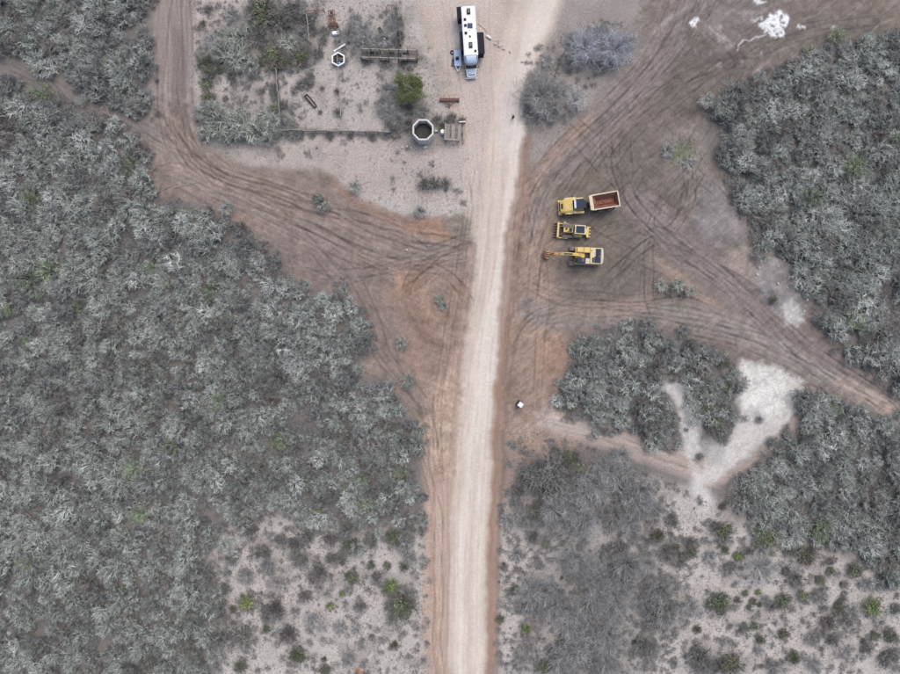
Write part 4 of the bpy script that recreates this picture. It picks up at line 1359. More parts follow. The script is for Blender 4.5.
class MB:
    """boxes, tubes and prisms collected into one mesh object"""

    def __init__(s):
        s.v = []
        s.f = []

    def add(s, v, f):
        b = len(s.v)
        s.v += [tuple(p) for p in v]
        s.f += [tuple(i + b for i in q) for q in f]
        return s

    def box(s, x0, x1, y0, y1, z0, z1, rot=None, at=(0, 0, 0)):
        v = [(x, y, z) for z in (z0, z1) for y in (y0, y1) for x in (x0, x1)]
        if rot is not None:
            v = [rot @ Vector(p) + Vector(at) for p in v]
        return s.add(v, [(0, 2, 3, 1), (4, 5, 7, 6), (0, 1, 5, 4), (2, 6, 7, 3), (0, 4, 6, 2), (1, 3, 7, 5)])

    def bar(s, p0, p1, w, h, up=(0, 0, 1)):
        """rectangular bar from p0 to p1"""
        p0, p1 = Vector(p0), Vector(p1)
        d_ = (p1 - p0).normalized()
        u = Vector(up)
        if abs(d_.dot(u)) > .98:
            u = Vector((1, 0, 0))
        sd = d_.cross(u).normalized() * w / 2
        u = sd.cross(d_).normalized() * h / 2
        v = [p + a * sd + b * u for p in (p0, p1) for a, b in ((-1, -1), (1, -1), (1, 1), (-1, 1))]
        return s.add(v, [(0, 3, 2, 1), (4, 5, 6, 7), (0, 1, 5, 4), (1, 2, 6, 5), (2, 3, 7, 6), (3, 0, 4, 7)])

    def tube(s, p0, p1, r0, r1=None, n=10):
        r1 = r0 if r1 is None else r1
        p0, p1 = Vector(p0), Vector(p1)
        z = (p1 - p0).normalized()
        x = z.orthogonal().normalized()
        y = z.cross(x)
        v = []
        for p, r in ((p0, r0), (p1, r1)):
            v += [p + x * (r * math.cos(2 * math.pi * i / n)) + y * (r * math.sin(2 * math.pi * i / n)) for i in range(n)]
        f = [(i, (i + 1) % n, n + (i + 1) % n, n + i) for i in range(n)] + [tuple(range(n))[::-1], tuple(range(n, 2 * n))]
        return s.add(v, f)

    def prism(s, out, a0, a1, axis='y'):
        """outline in two axes, extruded along the third between a0 and a1"""
        n = len(out)
        mk = {'y': lambda p, a: (p[0], a, p[1]), 'z': lambda p, a: (p[0], p[1], a), 'x': lambda p, a: (a, p[0], p[1])}[axis]
        v = [mk(p, a0) for p in out] + [mk(p, a1) for p in out]
        f = [(i, (i + 1) % n, n + (i + 1) % n, n + i) for i in range(n)] + [tuple(range(n))[::-1], tuple(range(n, 2 * n))]
        return s.add(v, f)

    def loft(s, rings):
        n = len(rings[0])
        v = [p for r in rings for p in r]
        f = []
        for k in range(len(rings) - 1):
            for i in range(n):
                f.append((k * n + i, k * n + (i + 1) % n, (k + 1) * n + (i + 1) % n, (k + 1) * n + i))
        f += [tuple(range(n))[::-1], tuple(range((len(rings) - 1) * n, len(rings) * n))]
        return s.add(v, f)

    def build(s, name, mat, parent=None, bevel=0.0, loc=(0, 0, 0), smooth=False):
        me = bpy.data.meshes.new(name)
        me.from_pydata(s.v, [], s.f)
        bm = bmesh.new()
        bm.from_mesh(me)
        bmesh.ops.recalc_face_normals(bm, faces=bm.faces)
        if bevel:
            eg = [e for e in bm.edges if len(e.link_faces) == 2 and e.calc_face_angle(0) > .5]
            bmesh.ops.bevel(bm, geom=eg, offset=bevel, segments=2, affect='EDGES', profile=.6, clamp_overlap=True)
        bm.to_mesh(me)
        bm.free()
        if smooth:
            me.polygons.foreach_set('use_smooth', np.ones(len(me.polygons), bool))
        me.materials.append(mat)
        o = bpy.data.objects.new(name, me)
        COL.objects.link(o)
        o.location = loc
        if parent:
            o.parent = parent
        return o


def wheel(parent, x, y, z, r, w, rimmat, n=20):
    t = MB()
    prof = [(.62, -.5), (.92, -.5), (1, -.32), (1, .32), (.92, .5), (.62, .5)]
    rings = []
    for i in range(n):
        a = 2 * math.pi * i / n
        rings.append([(x + r * p[0] * math.cos(a), y + w * p[1], z + r * p[0] * math.sin(a)) for p in prof])
    v = [p for q in rings for p in q]
    k = len(prof)
    f = []
    for i in range(n):
        j = (i + 1) % n
        for q in range(k):
            f.append((i * k + q, i * k + (q + 1) % k, j * k + (q + 1) % k, j * k + q))
    t.add(v, f)
    for i in range(n):
        a = 2 * math.pi * (i + .5) / n
        c = Vector((x + r * math.cos(a), y, z + r * math.sin(a)))
        t.bar(c - Vector((0, w * .42, 0)), c + Vector((0, w * .42, 0)), r * .1, r * .06, (math.cos(a), 0, math.sin(a)))
    wl = t.build('wheel', RUB, parent)
    h = MB()
    h.tube((x, y - w * .40, z), (x, y + w * .40, z), r * .63, None, 16)
    h.tube((x, y - w * .46, z), (x, y + w * .46, z), r * .28, None, 12)
    h.build('rim', rimmat, wl)
    return wl


def thing(name, px, py, z, rz, label, cat, group=None):
    x, y = W(px, py, 0)
    e = empty(name, x, y, z, rz)
    return tag(e, label, cat, group)


def lc(e, px, py, z):
    """photo pixel at height z -> coordinates local to the thing e"""
    x, y = W(px, py, z)
    dx, dy = x - e.location.x, y - e.location.y
    c, s_ = math.cos(e.rotation_euler.z), math.sin(e.rotation_euler.z)
    return dx * c + dy * s_, -dx * s_ + dy * c


# ---------------------------------------------------------------- articulated dump truck
e = thing('dump_truck', 586, 206.6, 0, R(184.5), 'yellow articulated dump truck with reddish dirt in its empty bed', 'dump truck', 'yellow earth-moving machines')
# front unit
MB().box(-.3, 4.6, -.5, .5, .75, 1.25).build('chassis', BLK, e, .05)
hood = MB().loft([[(2.95, -1.05, 1.2), (2.95, 1.05, 1.2), (2.95, 1.12, 2.35), (2.95, .85, 2.55), (2.95, -.85, 2.55), (2.95, -1.12, 2.35)],
                  [(4.3, -1.25, 1.1), (4.3, 1.25, 1.1), (4.3, 1.25, 1.95), (4.3, .95, 2.2), (4.3, -.95, 2.2), (4.3, -1.25, 1.95)],
                  [(5.05, -1.05, 1.0), (5.05, 1.05, 1.0), (5.05, 1.05, 1.55), (5.05, .8, 1.75), (5.05, -.8, 1.75), (5.05, -1.05, 1.55)]]).build('hood', YEL, e, .06)
MB().prism([(4.62, 2.05), (4.92, 1.86), (4.92, 1.90), (4.62, 2.09)], -.48, .48, 'y').build('hood_grille', BLK, hood)
MB().box(5.06, 5.12, -.8, .8, 1.0, 1.5).build('front_grille', BLK, e, .01)
MB().box(4.7, 5.25, -1.35, 1.35, .62, .95).build('bumper', YEL, e, .05)
for sy in (-1, 1):
    MB().box(5.14, 5.2, sy * .98 - .14, sy * .98 + .14, 1.05, 1.28).build('headlight', WHT2, e, .02)
    fd = MB().prism([(2.1, 1.75), (2.35, 1.98), (3.9, 1.98), (4.25, 1.7), (4.25, 1.62), (3.85, 1.88), (2.4, 1.88), (2.1, 1.66)], sy * .98 if sy > 0 else -1.48, 1.48 if sy > 0 else -.98, 'y').build('fender', YELP, e)
    MB().box(.75, 2.05, sy * 1.0 - (.0 if sy > 0 else .42), sy * 1.0 + (.42 if sy > 0 else 0), 1.05, 1.55).build('side_tank', YELP, e, .05)
    for k in range(3):
        MB().box(2.05, 2.35, sy * 1.28 - .16, sy * 1.28 + .16, .5 + .36 * k, .55 + .36 * k).build('step', BLK, e)
    MB().tube((2.9, sy * 1.05, 2.4), (3.0, sy * 1.55, 2.75), .025).build('mirror_arm', BLK, e)
    MB().box(2.96, 3.02, sy * 1.55 - .12, sy * 1.55 + .12, 2.5, 2.95).build('mirror', BLK, e, .02)
    wheel(e, 3.2, sy * 1.15, .84, .84, .62, YEL)
cab = MB().loft([[(1.1, -.86, 1.25), (2.85, -.86, 1.25), (2.85, .86, 1.25), (1.1, .86, 1.25)], [(1.1, -.88, 2.2), (2.85, -.88, 2.2), (2.85, .88, 2.2), (1.1, .88, 2.2)]]).build('cab', YELP, e, .04)
MB().loft([[(1.12, -.86, 2.2), (2.83, -.86, 2.2), (2.83, .86, 2.2), (1.12, .86, 2.2)], [(1.2, -.78, 3.15), (2.5, -.78, 3.15), (2.5, .78, 3.15), (1.2, .78, 3.15)]]).build('cab_window', GLASS, cab, .02)
MB().box(1.1, 2.45, -.84, .84, 3.15, 3.33).build('cab_roof', NAVY, cab, .05)
MB().prism([(2.46, 3.2), (2.78, 3.02), (2.80, 3.08), (2.5, 3.27)], -.74, .74, 'y').build('windshield_glare', WHT2, cab)  # white strip added to paint the bright reflection on the truck's windshield
for sy in (-1, 1):
    for xx, xt in ((1.14, 1.2), (2.84, 2.52)):
        MB().bar((xx, sy * .87, 2.2), (xt, sy * .8, 3.16), .08, .08).build('cab_pillar', YELP, cab)
MB().box(.45, 1.08, -.7, .7, 1.25, 2.35).build('rear_engine_box', BLK, e, .04)
MB().tube((.75, .75, 1.9), (.75, .75, 3.2), .09).build('exhaust', BLK, e)
MB().tube((-.15, 0, .6), (-.15, 0, 1.5), .22).build('hitch', BLK, e)
# rear unit, turned a few degrees at the hitch
rt = Matrix.Rotation(R(5.2), 4, 'Z')


def rearpart(mb, name, mat, par=None, bev=0.0):
    mb.v = [tuple(rt @ Vector(p)) for p in mb.v]
    return mb.build(name, mat, par or e, bev)


rearpart(MB().box(-5.0, -.1, -.42, .42, .85, 1.2), 'rear_frame', BLK, None, .04)
OUT = [(-.35, -1.38), (-.35, 1.38), (-5.35, 1.42), (-5.35, -1.42)]
hop = MB()
# hopper shell: outer skin, rim, inner slopes, open on top
o_lo = [(-.95, -.95, 1.25), (-.95, .95, 1.25), (-5.1, .98, 1.2), (-5.1, -.98, 1.2)]
o_hi = [(-.30, -1.38, 2.9), (-.30, 1.38, 2.9), (-5.4, 1.42, 2.75), (-5.4, -1.42, 2.75)]
i_hi = [(-.62, -1.2, 2.9), (-.62, 1.2, 2.9), (-5.22, 1.25, 2.75), (-5.22, -1.25, 2.75)]
i_lo = [(-1.6, -.5, 1.45), (-1.6, .5, 1.45), (-4.9, .55, 1.4), (-4.9, -.55, 1.4)]
vv = o_lo + o_hi + i_hi + i_lo
ff = [(0, 3, 2, 1)]
for a, b in ((0, 4), (4, 8), (8, 12)):
    for i in range(4):
        j = (i + 1) % 4
        ff.append((a + i, a + j, b + j, b + i))
ff.append((12, 13, 14, 15))
hop.add(vv, ff)
bed = rearpart(hop, 'bed', CREAM)
ln = MB()
il = [(p[0] + (-.07 if i < 2 else .05), p[1] * .95, p[2] - .04) for i, p in enumerate(i_hi)]
ib = [(p[0] + (-.05 if i < 2 else .06), p[1] * .9, p[2] + .05) for i, p in enumerate(i_lo)]
ln.add(il + ib, [(i, (i + 1) % 4, 4 + (i + 1) % 4, 4 + i) for i in range(4)] + [(4, 5, 6, 7)])
rearpart(ln, 'bed_lining', REDSOIL, bed)
pile = MB()
rgp = random.Random(3)
gridn = 9
pv = []
for i in range(gridn):
    for j in range(6):
        u, v_ = i / (gridn - 1), j / 5
        edge = min(u, 1 - u, v_, 1 - v_)
        pv.append((-1.75 - 2.9 * u, -.48 + .96 * v_, 1.50 + (.22 * rgp.random() + .1 if edge > .05 else 0)))
pf = [(i * 6 + j, i * 6 + j + 1, (i + 1) * 6 + j + 1, (i + 1) * 6 + j) for i in range(gridn - 1) for j in range(5)]
pile.add(pv, pf)
rearpart(pile, 'leftover_dirt', REDSOIL, bed)
rearpart(MB().box(-.28, -.02, -1.3, 1.3, 2.5, 2.98), 'front_canopy', YELP, bed, .05)
for k in range(5):
    for sy in (-1, 1):
        x_ = -1.0 - k * .95
        rearpart(MB().bar((x_, sy * 1.02, 1.3), (x_, sy * 1.44, 2.7), .1, .08), 'side_rib', CREAM, bed)
for xx in (-2.25, -4.0):
    for sy in (-1, 1):
        p = rt @ Vector((xx, sy * 1.18, .84))
        w_ = wheel(e, 0, 0, 0, .84, .62, YEL)
        w_.location = p
        w_.rotation_euler = (0, 0, R(5.2))
    rearpart(MB().bar((xx, -.9, .84), (xx, .9, .84), .25, .25), 'axle', BLK)


# ---------------------------------------------------------------- crawler tracks shared by dozer and excavator
def crawler(parent, x0, x1, yc, w, h, z0=0.0, shoe=.2, name='track'):
    r = h / 2
    xa, xb = x0 + r, x1 - r
    L = 2 * (xb - xa) + 2 * math.pi * r
    n = int(L / shoe)
    core = MB()
    out = []
    for i in range(9):
        a = math.pi / 2 + math.pi * i / 8
        out.append((xa + (r - .06) * math.cos(a), z0 + r + (r - .06) * math.sin(a)))
    for i in range(9):
        a = -math.pi / 2 + math.pi * i / 8
        out.append((xb + (r - .06) * math.cos(a), z0 + r + (r - .06) * math.sin(a)))
    core.prism(out, yc - w * .42, yc + w * .42, 'y')
    tk = core.build(name, BLK, parent)
    sh = MB().box(-shoe * .45, shoe * .45, -w / 2, w / 2, -.03, .03).box(-shoe * .40, -shoe * .25, -w / 2, w / 2, .03, .07)
    me = None
    for i in range(n):
        s_ = L * i / n
        if s_ < xb - xa:
            p, a = (xa + s_, z0 + 2 * r - .035), 0
        elif s_ < xb - xa + math.pi * r:
            q = (s_ - (xb - xa)) / r
            a = -q
            p = (xb + (r - .035) * math.sin(q), z0 + r + (r - .035) * math.cos(q))
        elif s_ < 2 * (xb - xa) + math.pi * r:
            p, a = (xb - (s_ - (xb - xa) - math.pi * r), z0 + .035), math.pi
        else:
            q = (s_ - 2 * (xb - xa) - math.pi * r) / r
            a = math.pi - q
            a = -math.pi - q
            p = (xa - (r - .035) * math.sin(q), z0 + r - (r - .035) * math.cos(q))
        if me is None:
            o = sh.build('track_shoe', TRK, tk)
            me = o.data
        else:
            o = bpy.data.objects.new('track_shoe', me)
            COL.objects.link(o)
            o.parent = tk
        o.location = (p[0], yc, p[1])
        o.rotation_euler = (0, -a, 0)
    return tk


# ---------------------------------------------------------------- bulldozer
e = thing('bulldozer', 572.5, 232, 0, R(176), 'yellow bulldozer with rake blade parked between truck and excavator', 'bulldozer', 'yellow earth-moving machines')
crawler(e, -1.5, 2.1, -.98, .58, .95)
crawler(e, -1.5, 2.1, .98, .58, .95)
MB().box(-1.6, 1.9, -.62, .62, .4, 1.05).build('hull', BLK, e, .04)
eng = MB().loft([[(.25, -.48, 1.05), (.25, .48, 1.05), (.25, .46, 1.95), (.25, -.46, 1.95)], [(1.95, -.44, 1.05), (1.95, .44, 1.05), (1.95, .40, 1.7), (1.95, -.40, 1.7)]]).build('engine_hood', YEL, e, .05)
MB().box(.45, 1.0, -.34, .34, 1.92, 1.97).build('hood_panel', BLK, eng)
MB().box(1.25, 1.65, -.34, -.05, 1.82, 1.90).build('hood_panel', BLK, eng)
MB().tube((1.15, .25, 1.8), (1.15, .25, 2.75), .07).build('exhaust', STEEL, eng)
MB().tube((.75, -.2, 1.9), (.75, -.2, 2.25), .12).build('air_cleaner', BLK, eng)
MB().box(1.96, 2.02, -.36, .36, 1.1, 1.65).build('radiator_grille', BLK, e)
for sy in (-1, 1):
    MB().prism([(-1.5, 1.0), (-.1, 1.0), (-.1, 1.35), (-1.5, 1.5)], .5 if sy > 0 else -1.05, 1.05 if sy > 0 else -.5, 'y').build('fender', YEL, e, .03)
    MB().bar((.9, sy * 1.34, .55), (2.75, sy * 1.28, .45), .16, .24).build('push_arm', YEL, e)
    MB().tube((1.6, sy * .55, 1.45), (2.7, sy * .75, 1.0), .06).build('lift_cylinder', STEEL, e)
cab = MB().box(-1.7, .2, -.72, .72, 1.05, 1.75).build('cab', YEL, e, .05)
MB().loft([[(-1.68, -.70, 1.75), (.18, -.70, 1.75), (.18, .70, 1.75), (-1.68, .70, 1.75)], [(-1.6, -.66, 2.75), (.02, -.66, 2.75), (.02, .66, 2.75), (-1.6, .66, 2.75)]]).build('cab_window', GLASS, cab)
MB().box(-1.78, .16, -.80, .80, 2.75, 2.86).build('roof_frame', CREAM, cab, .03)
MB().box(-1.58, -.06, -.62, .62, 2.865, 2.93).build('roof_panel', NAVY, cab, .02)
for sy in (-1, 1):
    for xx in (-1.66, .12):
        MB().bar((xx, sy * .72, 1.7), (xx * .97, sy * .70, 2.76), .1, .1).build('roof_post', CREAM, cab)
bl = MB().prism([(2.78, .12), (2.98, .1), (2.80, .55), (2.82, .95), (3.02, 1.35), (2.86, 1.38), (2.66, .98), (2.64, .5)], -1.36, 1.36, 'y').build('blade', YEL, e, .02)
MB().box(2.74, 3.04, -1.40, 1.40, 1.37, 1.45).build('blade_top_edge', YEL, bl, .02)
for k in range(6):
    y_ = -1.25 + .5 * k
    MB().prism([(2.85, .5), (2.92, .5), (3.1, .2), (3.72, .05), (3.72, .0), (3.0, .02), (2.85, .2)], y_ - .04, y_ + .04, 'y').build('rake_tine', BLK, bl)
MB().box(-2.35, -1.65, -.55, .55, .55, 1.15).build('ripper_mount', YEL, e, .04)
rp = MB().box(-2.75, -2.35, -1.0, 1.0, .75, 1.05).build('ripper_beam', YEL, e, .04)
for y_ in (-.85, -.28, .28, .85):
    MB().prism([(-2.75, .8), (-2.55, .8), (-2.62, .35), (-2.5, .08), (-2.62, .06), (-2.82, .4)], y_ - .06, y_ + .06, 'y').build('ripper_tooth', STEEL, rp)
    MB().box(-3.05, -2.76, y_ - .09, y_ + .09, .72, 1.1).build('tooth_holder', YEL, rp, .02)

# ---------------------------------------------------------------- excavator
e = thing('excavator', 582, 257, 0, R(178), 'yellow tracked excavator, boom reaching left, rusty bucket on the ground', 'excavator', 'yellow earth-moving machines')
crawler(e, -2.3, 2.5, -1.35, .72, .98, 0, .22)
crawler(e, -2.3, 2.5, 1.35, .72, .98, 0, .22)
MB().box(-1.3, 1.5, -1.0, 1.0, .4, .95).build('car_body', BLK, e, .05)
MB().tube((0, 0, .95), (0, 0, 1.15), .7, None, 20).build('slew_ring', BLK, e)
up = MB().box(-2.9, 1.55, -1.5, 1.5, 1.15, 1.45).build('upper_deck', YEL, e, .04)
cw = MB().prism([(-2.95, -1.5), (-3.15, -1.42), (-3.34, -1.0), (-3.40, 0), (-3.34, 1.0), (-3.15, 1.42), (-2.95, 1.5)], 1.15, 2.28, 'z').build('counterweight', CREAM, e, .07)
MB().box(-2.94, -1.0, -1.44, 1.44, 1.45, 2.2).build('engine_housing', YELP, e, .04)
for (x0, x1, y0, y1, z1) in ((-2.88, -1.75, .12, 1.30, 2.25), (-2.88, -1.95, -1.25, .06, 2.25), (-1.7, -1.35, .35, 1.25, 2.24)):
    MB().box(x0, x1, y0, y1, 2.2, z1).build('engine_cover', NAVY, e, .02)
MB().tube((-1.25, -.95, 2.2), (-1.25, -.95, 2.75), .075).build('exhaust', STEEL, e)
MB().tube((-2.3, .0, 2.25), (-2.3, .0, 2.32), .2, None, 14).build('fan_cap', BLK, e)
MB().box(-1.0, .1, -1.48, -.55, 1.45, 2.05).build('side_locker', YEL, e, .05)
MB().box(.12, 1.3, -1.48, -.62, 1.45, 1.95).build('tool_box', YEL, e, .05)
MB().box(-1.0, -.2, -.5, .45, 1.45, 1.6).build('hydraulic_well', BLK, e, .02)
MB().box(-.95, -.12, .5, 1.45, 1.45, 2.1).build('fuel_tank', CREAM, e, .05)
cab = MB().box(-.05, 1.65, .52, 1.48, 1.45, 2.1).build('cab', YELP, e, .04)
MB().loft([[(-.03, .54, 2.1), (1.66, .54, 2.1), (1.66, 1.46, 2.1), (-.03, 1.46, 2.1)], [(.02, .56, 3.0), (1.45, .56, 3.0), (1.45, 1.44, 3.0), (.02, 1.44, 3.0)]]).build('cab_window', GLASS, cab)
MB().box(-.02, 1.5, .52, 1.48, 3.0, 3.1).build('cab_roof', NAVY, cab, .04)
for y_ in (.55, 1.45):
    for xa, xb in ((0, .03), (1.64, 1.44)):
        MB().bar((xa, y_, 2.08), (xb, y_, 3.02), .07, .07).build('cab_pillar', YELP, cab)
MB().box(.2, .7, .75, 1.25, 3.1, 3.14).build('roof_hatch', GLASS, cab)
# boom: bent box, from foot to stick joint
bo = MB()
prof = [((.35, 1.6), (.35, 1.3)), ((1.1, 2.55), (1.35, 2.1)), ((2.3, 3.35), (2.5, 2.75)), ((3.6, 3.45), (3.55, 2.98)), ((5.5, 2.7), (5.4, 2.35))]
rings = []
for (ax, az), (bx, bz) in prof:
    rings.append([(ax, -.24, az), (ax, .24, az), (bx, .24, bz), (bx, -.24, bz)])
bo.loft(rings)
boom = bo.build('boom', YEL, e, .03)
for sy in (-1, 1):
    cy = MB()
    cy.tube((1.35, sy * .36, 1.35), (2.1, sy * .36, 2.2), .09)
    cy.tube((2.1, sy * .36, 2.2), (2.75, sy * .33, 2.95), .05)
    cy.build('boom_cylinder', BLK, e)
    MB().tube((1.5, sy * .2, 2.72), (4.9, sy * .14, 3.1), .03, None, 6).build('hydraulic_hose', BLK, boom)
sc_ = MB().tube((2.4, 0, 3.5), (3.9, 0, 3.72), .09).build('stick_cylinder', BLK, boom)
MB().tube((3.9, 0, 3.72), (5.2, 0, 3.25), .05).build('cylinder_rod', STEEL, sc_)
st = MB().loft([[(5.1, -.17, 3.35), (5.1, .17, 3.35), (5.75, .17, 3.0), (5.75, -.17, 3.0)], [(5.35, -.17, 2.5), (5.35, .17, 2.5), (5.85, .17, 2.5), (5.85, -.17, 2.5)], [(6.0, -.14, .95), (6.0, .14, .95), (6.28, .14, .95), (6.28, -.14, .95)]]).build('stick', YEL, e, .02)
MB().box(5.15, 5.62, -.28, .28, 3.0, 3.28).build('pivot_plate', paint('orange_primer', (.55, .16, .05), .6, 0, .2, .15), st, .03)
bc = MB().tube((5.75, 0, 3.05), (6.25, 0, 2.1), .08).build('bucket_cylinder', BLK, e)
MB().tube((6.25, 0, 2.1), (6.55, 0, 1.35), .045).build('cylinder_rod', STEEL, bc)
MB().bar((6.1, -.2, 1.1), (6.6, -.2, 1.4), .08, .12).build('bucket_link', YEL, e)
MB().bar((6.1, .2, 1.1), (6.6, .2, 1.4), .08, .12).build('bucket_link', YEL, e)
bk = MB()
op = [(6.15, 1.0), (6.85, 1.15), (7.2, .75), (7.1, .25), (6.7, .03), (6.2, .06)]
inn = [(6.22, .9), (6.8, 1.05), (7.1, .7), (7.02, .3), (6.68, .1), (6.22, .12)]
n_ = len(op)
vb = [(p[0], y_, p[1]) for y_ in (-.62, .62) for p in op]
fb = [tuple(range(n_))[::-1], tuple(range(n_, 2 * n_))] + [(i, i + 1, n_ + i + 1, n_ + i) for i in range(n_ - 1)]
bk.add(vb, fb)
buck = bk.build('bucket', RUST, e)
for k in range(5):
    y_ = -.52 + .26 * k
    MB().box(6.0, 6.22, y_ - .05, y_ + .05, .03, .11).build('bucket_tooth', STEEL, buck)
MB().box(6.2, 6.75, -.66, -.55, 1.02, 1.3).build('bucket_ear', YEL, buck)
MB().box(6.2, 6.75, .55, .66, 1.02, 1.3).build('bucket_ear', YEL, buck)

# ---------------------------------------------------------------- motorhome
e = thing('motorhome', 469.4, 46, 0, R(-86.3), 'white motorhome with black slide-out covers parked on the pale ground', 'motorhome')
Wd = 1.2
wall = MB().box(-5.45, 3.3, -Wd, Wd, .55, 3.36).build('wall', WHT, e, .05)
roof = MB().prism([(-Wd - .02, 3.362), (-Wd * .75, 3.44), (0, 3.47), (Wd * .75, 3.44), (Wd + .02, 3.362)], -5.42, 3.25, 'x').build('roof', WHT2, e)
for sy in (-1, 1):
    MB().tube((-5.4, sy * (Wd + .03), 3.36), (3.25, sy * (Wd + .03), 3.36), .035, None, 6).build('gutter', BLUEG, e)
cap = MB()
rr = []
for z_, xf, inset in ((1.95, 4.45, .02), (2.6, 4.62, 0), (3.05, 4.5, .03), (3.28, 4.15, .12), (3.38, 3.7, .2)):
    w_ = Wd - inset
    rr.append([(3.28, -w_, z_), (3.28, w_, z_)] + [(3.28 + (xf - 3.28) * math.sin(t), w_ * math.copysign(abs(math.cos(t)) ** .45, math.cos(t)), z_) for t in np.linspace(.3, math.pi - .3, 9)])
cap.loft(rr)
cp = cap.build('front_cap', BLUEG, e, 0, smooth=False)
for sy in (-1, 1):
    MB().box(3.35, 4.0, sy * .98 - .05, sy * .98 + .05, 3.3, 3.42).build('cap_fin', GLASS, cp, .02)
MB().loft([[(3.3, -1.0, 1.2), (4.75, -1.0, 1.2), (4.75, 1.0, 1.2), (3.3, 1.0, 1.2)], [(3.3, -.98, 1.94), (4.35, -.9, 1.94), (4.35, .9, 1.94), (3.3, .98, 1.94)]]).build('windshield', GLASS, e, .02)
MB().box(3.3, 4.72, -1.02, 1.02, .5, 1.2).build('cab', WHT, e, .05)
hd = MB().loft([[(4.70, -.95, .6), (4.70, .95, .6), (4.70, .95, 1.32), (4.70, -.95, 1.32)], [(5.75, -.92, .55), (5.75, .92, .55), (5.75, .88, 1.12), (5.75, -.88, 1.12)], [(6.05, -.8, .55), (6.05, .8, .55), (6.05, .74, .95), (6.05, -.74, .95)]]).build('hood', WHT, e, .07)
MB().prism([(4.78, 1.325), (5.7, 1.15), (5.7, 1.17), (4.78, 1.345)], -.66, .66, 'y').build('hood_panel', BLUEG, hd)
MB().prism([(5.72, 1.115), (5.84, 1.06), (5.84, 1.08), (5.72, 1.135)], -.66, .66, 'y').build('hood_vent', BLK, hd)
for sy in (-1, 1):
    MB().prism([(4.8, 1.30), (5.65, 1.13), (5.65, 1.155), (4.8, 1.325)], sy * .72 - .03, sy * .72 + .03, 'y').build('hood_crease', BLK, hd)
    MB().box(6.0, 6.08, sy * .68 - .12, sy * .68 + .12, .7, .88).build('headlight', GLASS, hd)
    MB().box(4.5, 4.62, sy * 1.28 - .1, sy * 1.28 + .1, 1.25, 1.6).build('mirror', BLK, e, .03)
    wheel(e, 5.0, sy * .9, .4, .4, .26, STEEL)
    wheel(e, -2.6, sy * .98, .4, .4, .30, STEEL)
    wheel(e, -3.5, sy * .98, .4, .4, .30, STEEL)
MB().box(6.02, 6.2, -.98, .98, .42, .66).build('bumper', WHT, e, .05)
MB().box(-5.3, 3.2, -1.0, 1.0, .35, .56).build('underframe', BLK, e)
MB().box(-5.58, -5.44, -1.1, 1.1, .45, .75).build('rear_bumper', BLK, e, .03)


def slide(px0, px1, py0, py1, side):
    a = lc(e, px0, py0, 2.75)
    b = lc(e, px1, py1, 2.75)
    x0, x1 = min(a[0], b[0]), max(a[0], b[0])
    out = max(abs(a[1]), abs(b[1]))
    s_ = MB().box(x0, x1, side * Wd - (0 if side > 0 else out - Wd), side * Wd + (out - Wd if side > 0 else 0), .85, 2.7).build('slide_out', CLOTH2, e, .03)
    MB().prism([(side * (Wd - .01), 2.86), (side * (out + .06), 2.72), (side * (out + .06), 2.76), (side * (Wd - .01), 2.90)], x0 - .08, x1 + .08, 'x').build('topper', CLOTH2, s_)
    MB().tube((x0 - .1, side * (out + .09), 2.72), (x1 + .1, side * (out + .09), 2.72), .045).build('roller', BLK, s_)
    w_ = MB().box(x0 + .3, x1 - .3, side * (out + .003) - .01, side * (out + .003) + .01, 1.6, 2.3).build('slide_window', GLASS, s_)


slide(457.2, 461.6, 7.5, 18.4, -1)
slide(460.2, 464, 32.2, 50, -1)
slide(477.7, 484.2, 33, 53, 1)


def rooft(px, py, sx, sy_, h, name, mat, bev=.03):
    x_, y_ = lc(e, px, py, 3.5)
    return MB().box(x_ - sx / 2, x_ + sx / 2, y_ - sy_ / 2, y_ + sy_ / 2, 3.40, 3.47 + h).build(name, mat, e, bev)


def rp_(u, v):
    return 445 + u / 8.42, v / 8.42


for u, v in ((198, 97), (216, 380)):
    a_ = rooft(*rp_(u, v), .95, .62, .26, 'air_conditioner', CLOTH2, .06)
    x_, y_ = lc(e, *rp_(u, v), 3.5)
    MB().box(x_ - .3, x_ + .3, y_ - .2, y_ + .2, 3.731, 3.75).build('grille', GLASS, a_)
for u, v, q in ((168, 163, .42), (172, 213, .45), (176, 277, .45), (210, 306, .3), (256, 428, .36)):
    a_ = rooft(*rp_(u, v), q, q, .10, 'roof_vent', CLOTH2, .03)
for du in (-11, 11):
    for dv in (-11, 11):
        rooft(*rp_(210 + du, 216 + dv), .44, .44, .05, 'solar_panel', SOLAR, 0)
for u, v in ((207, 255), (244, 145), (262, 240)):
    rooft(*rp_(u, v), .08, .08, .08, 'roof_knob', CLOTH2, 0)
MB().box(-5.47, -5.45, -.6, .6, 1.6, 2.3).build('rear_window', GLASS, e)
for x_ in (-4.6, 1.5):
    MB().box(x_, x_ + .9, Wd + .001, Wd + .02, 1.6, 2.3).build('window', GLASS, e)
MB().box(2.35, 3.05, -Wd - .02, -Wd - .001, .7, 2.6).build('door', WHT2, e)

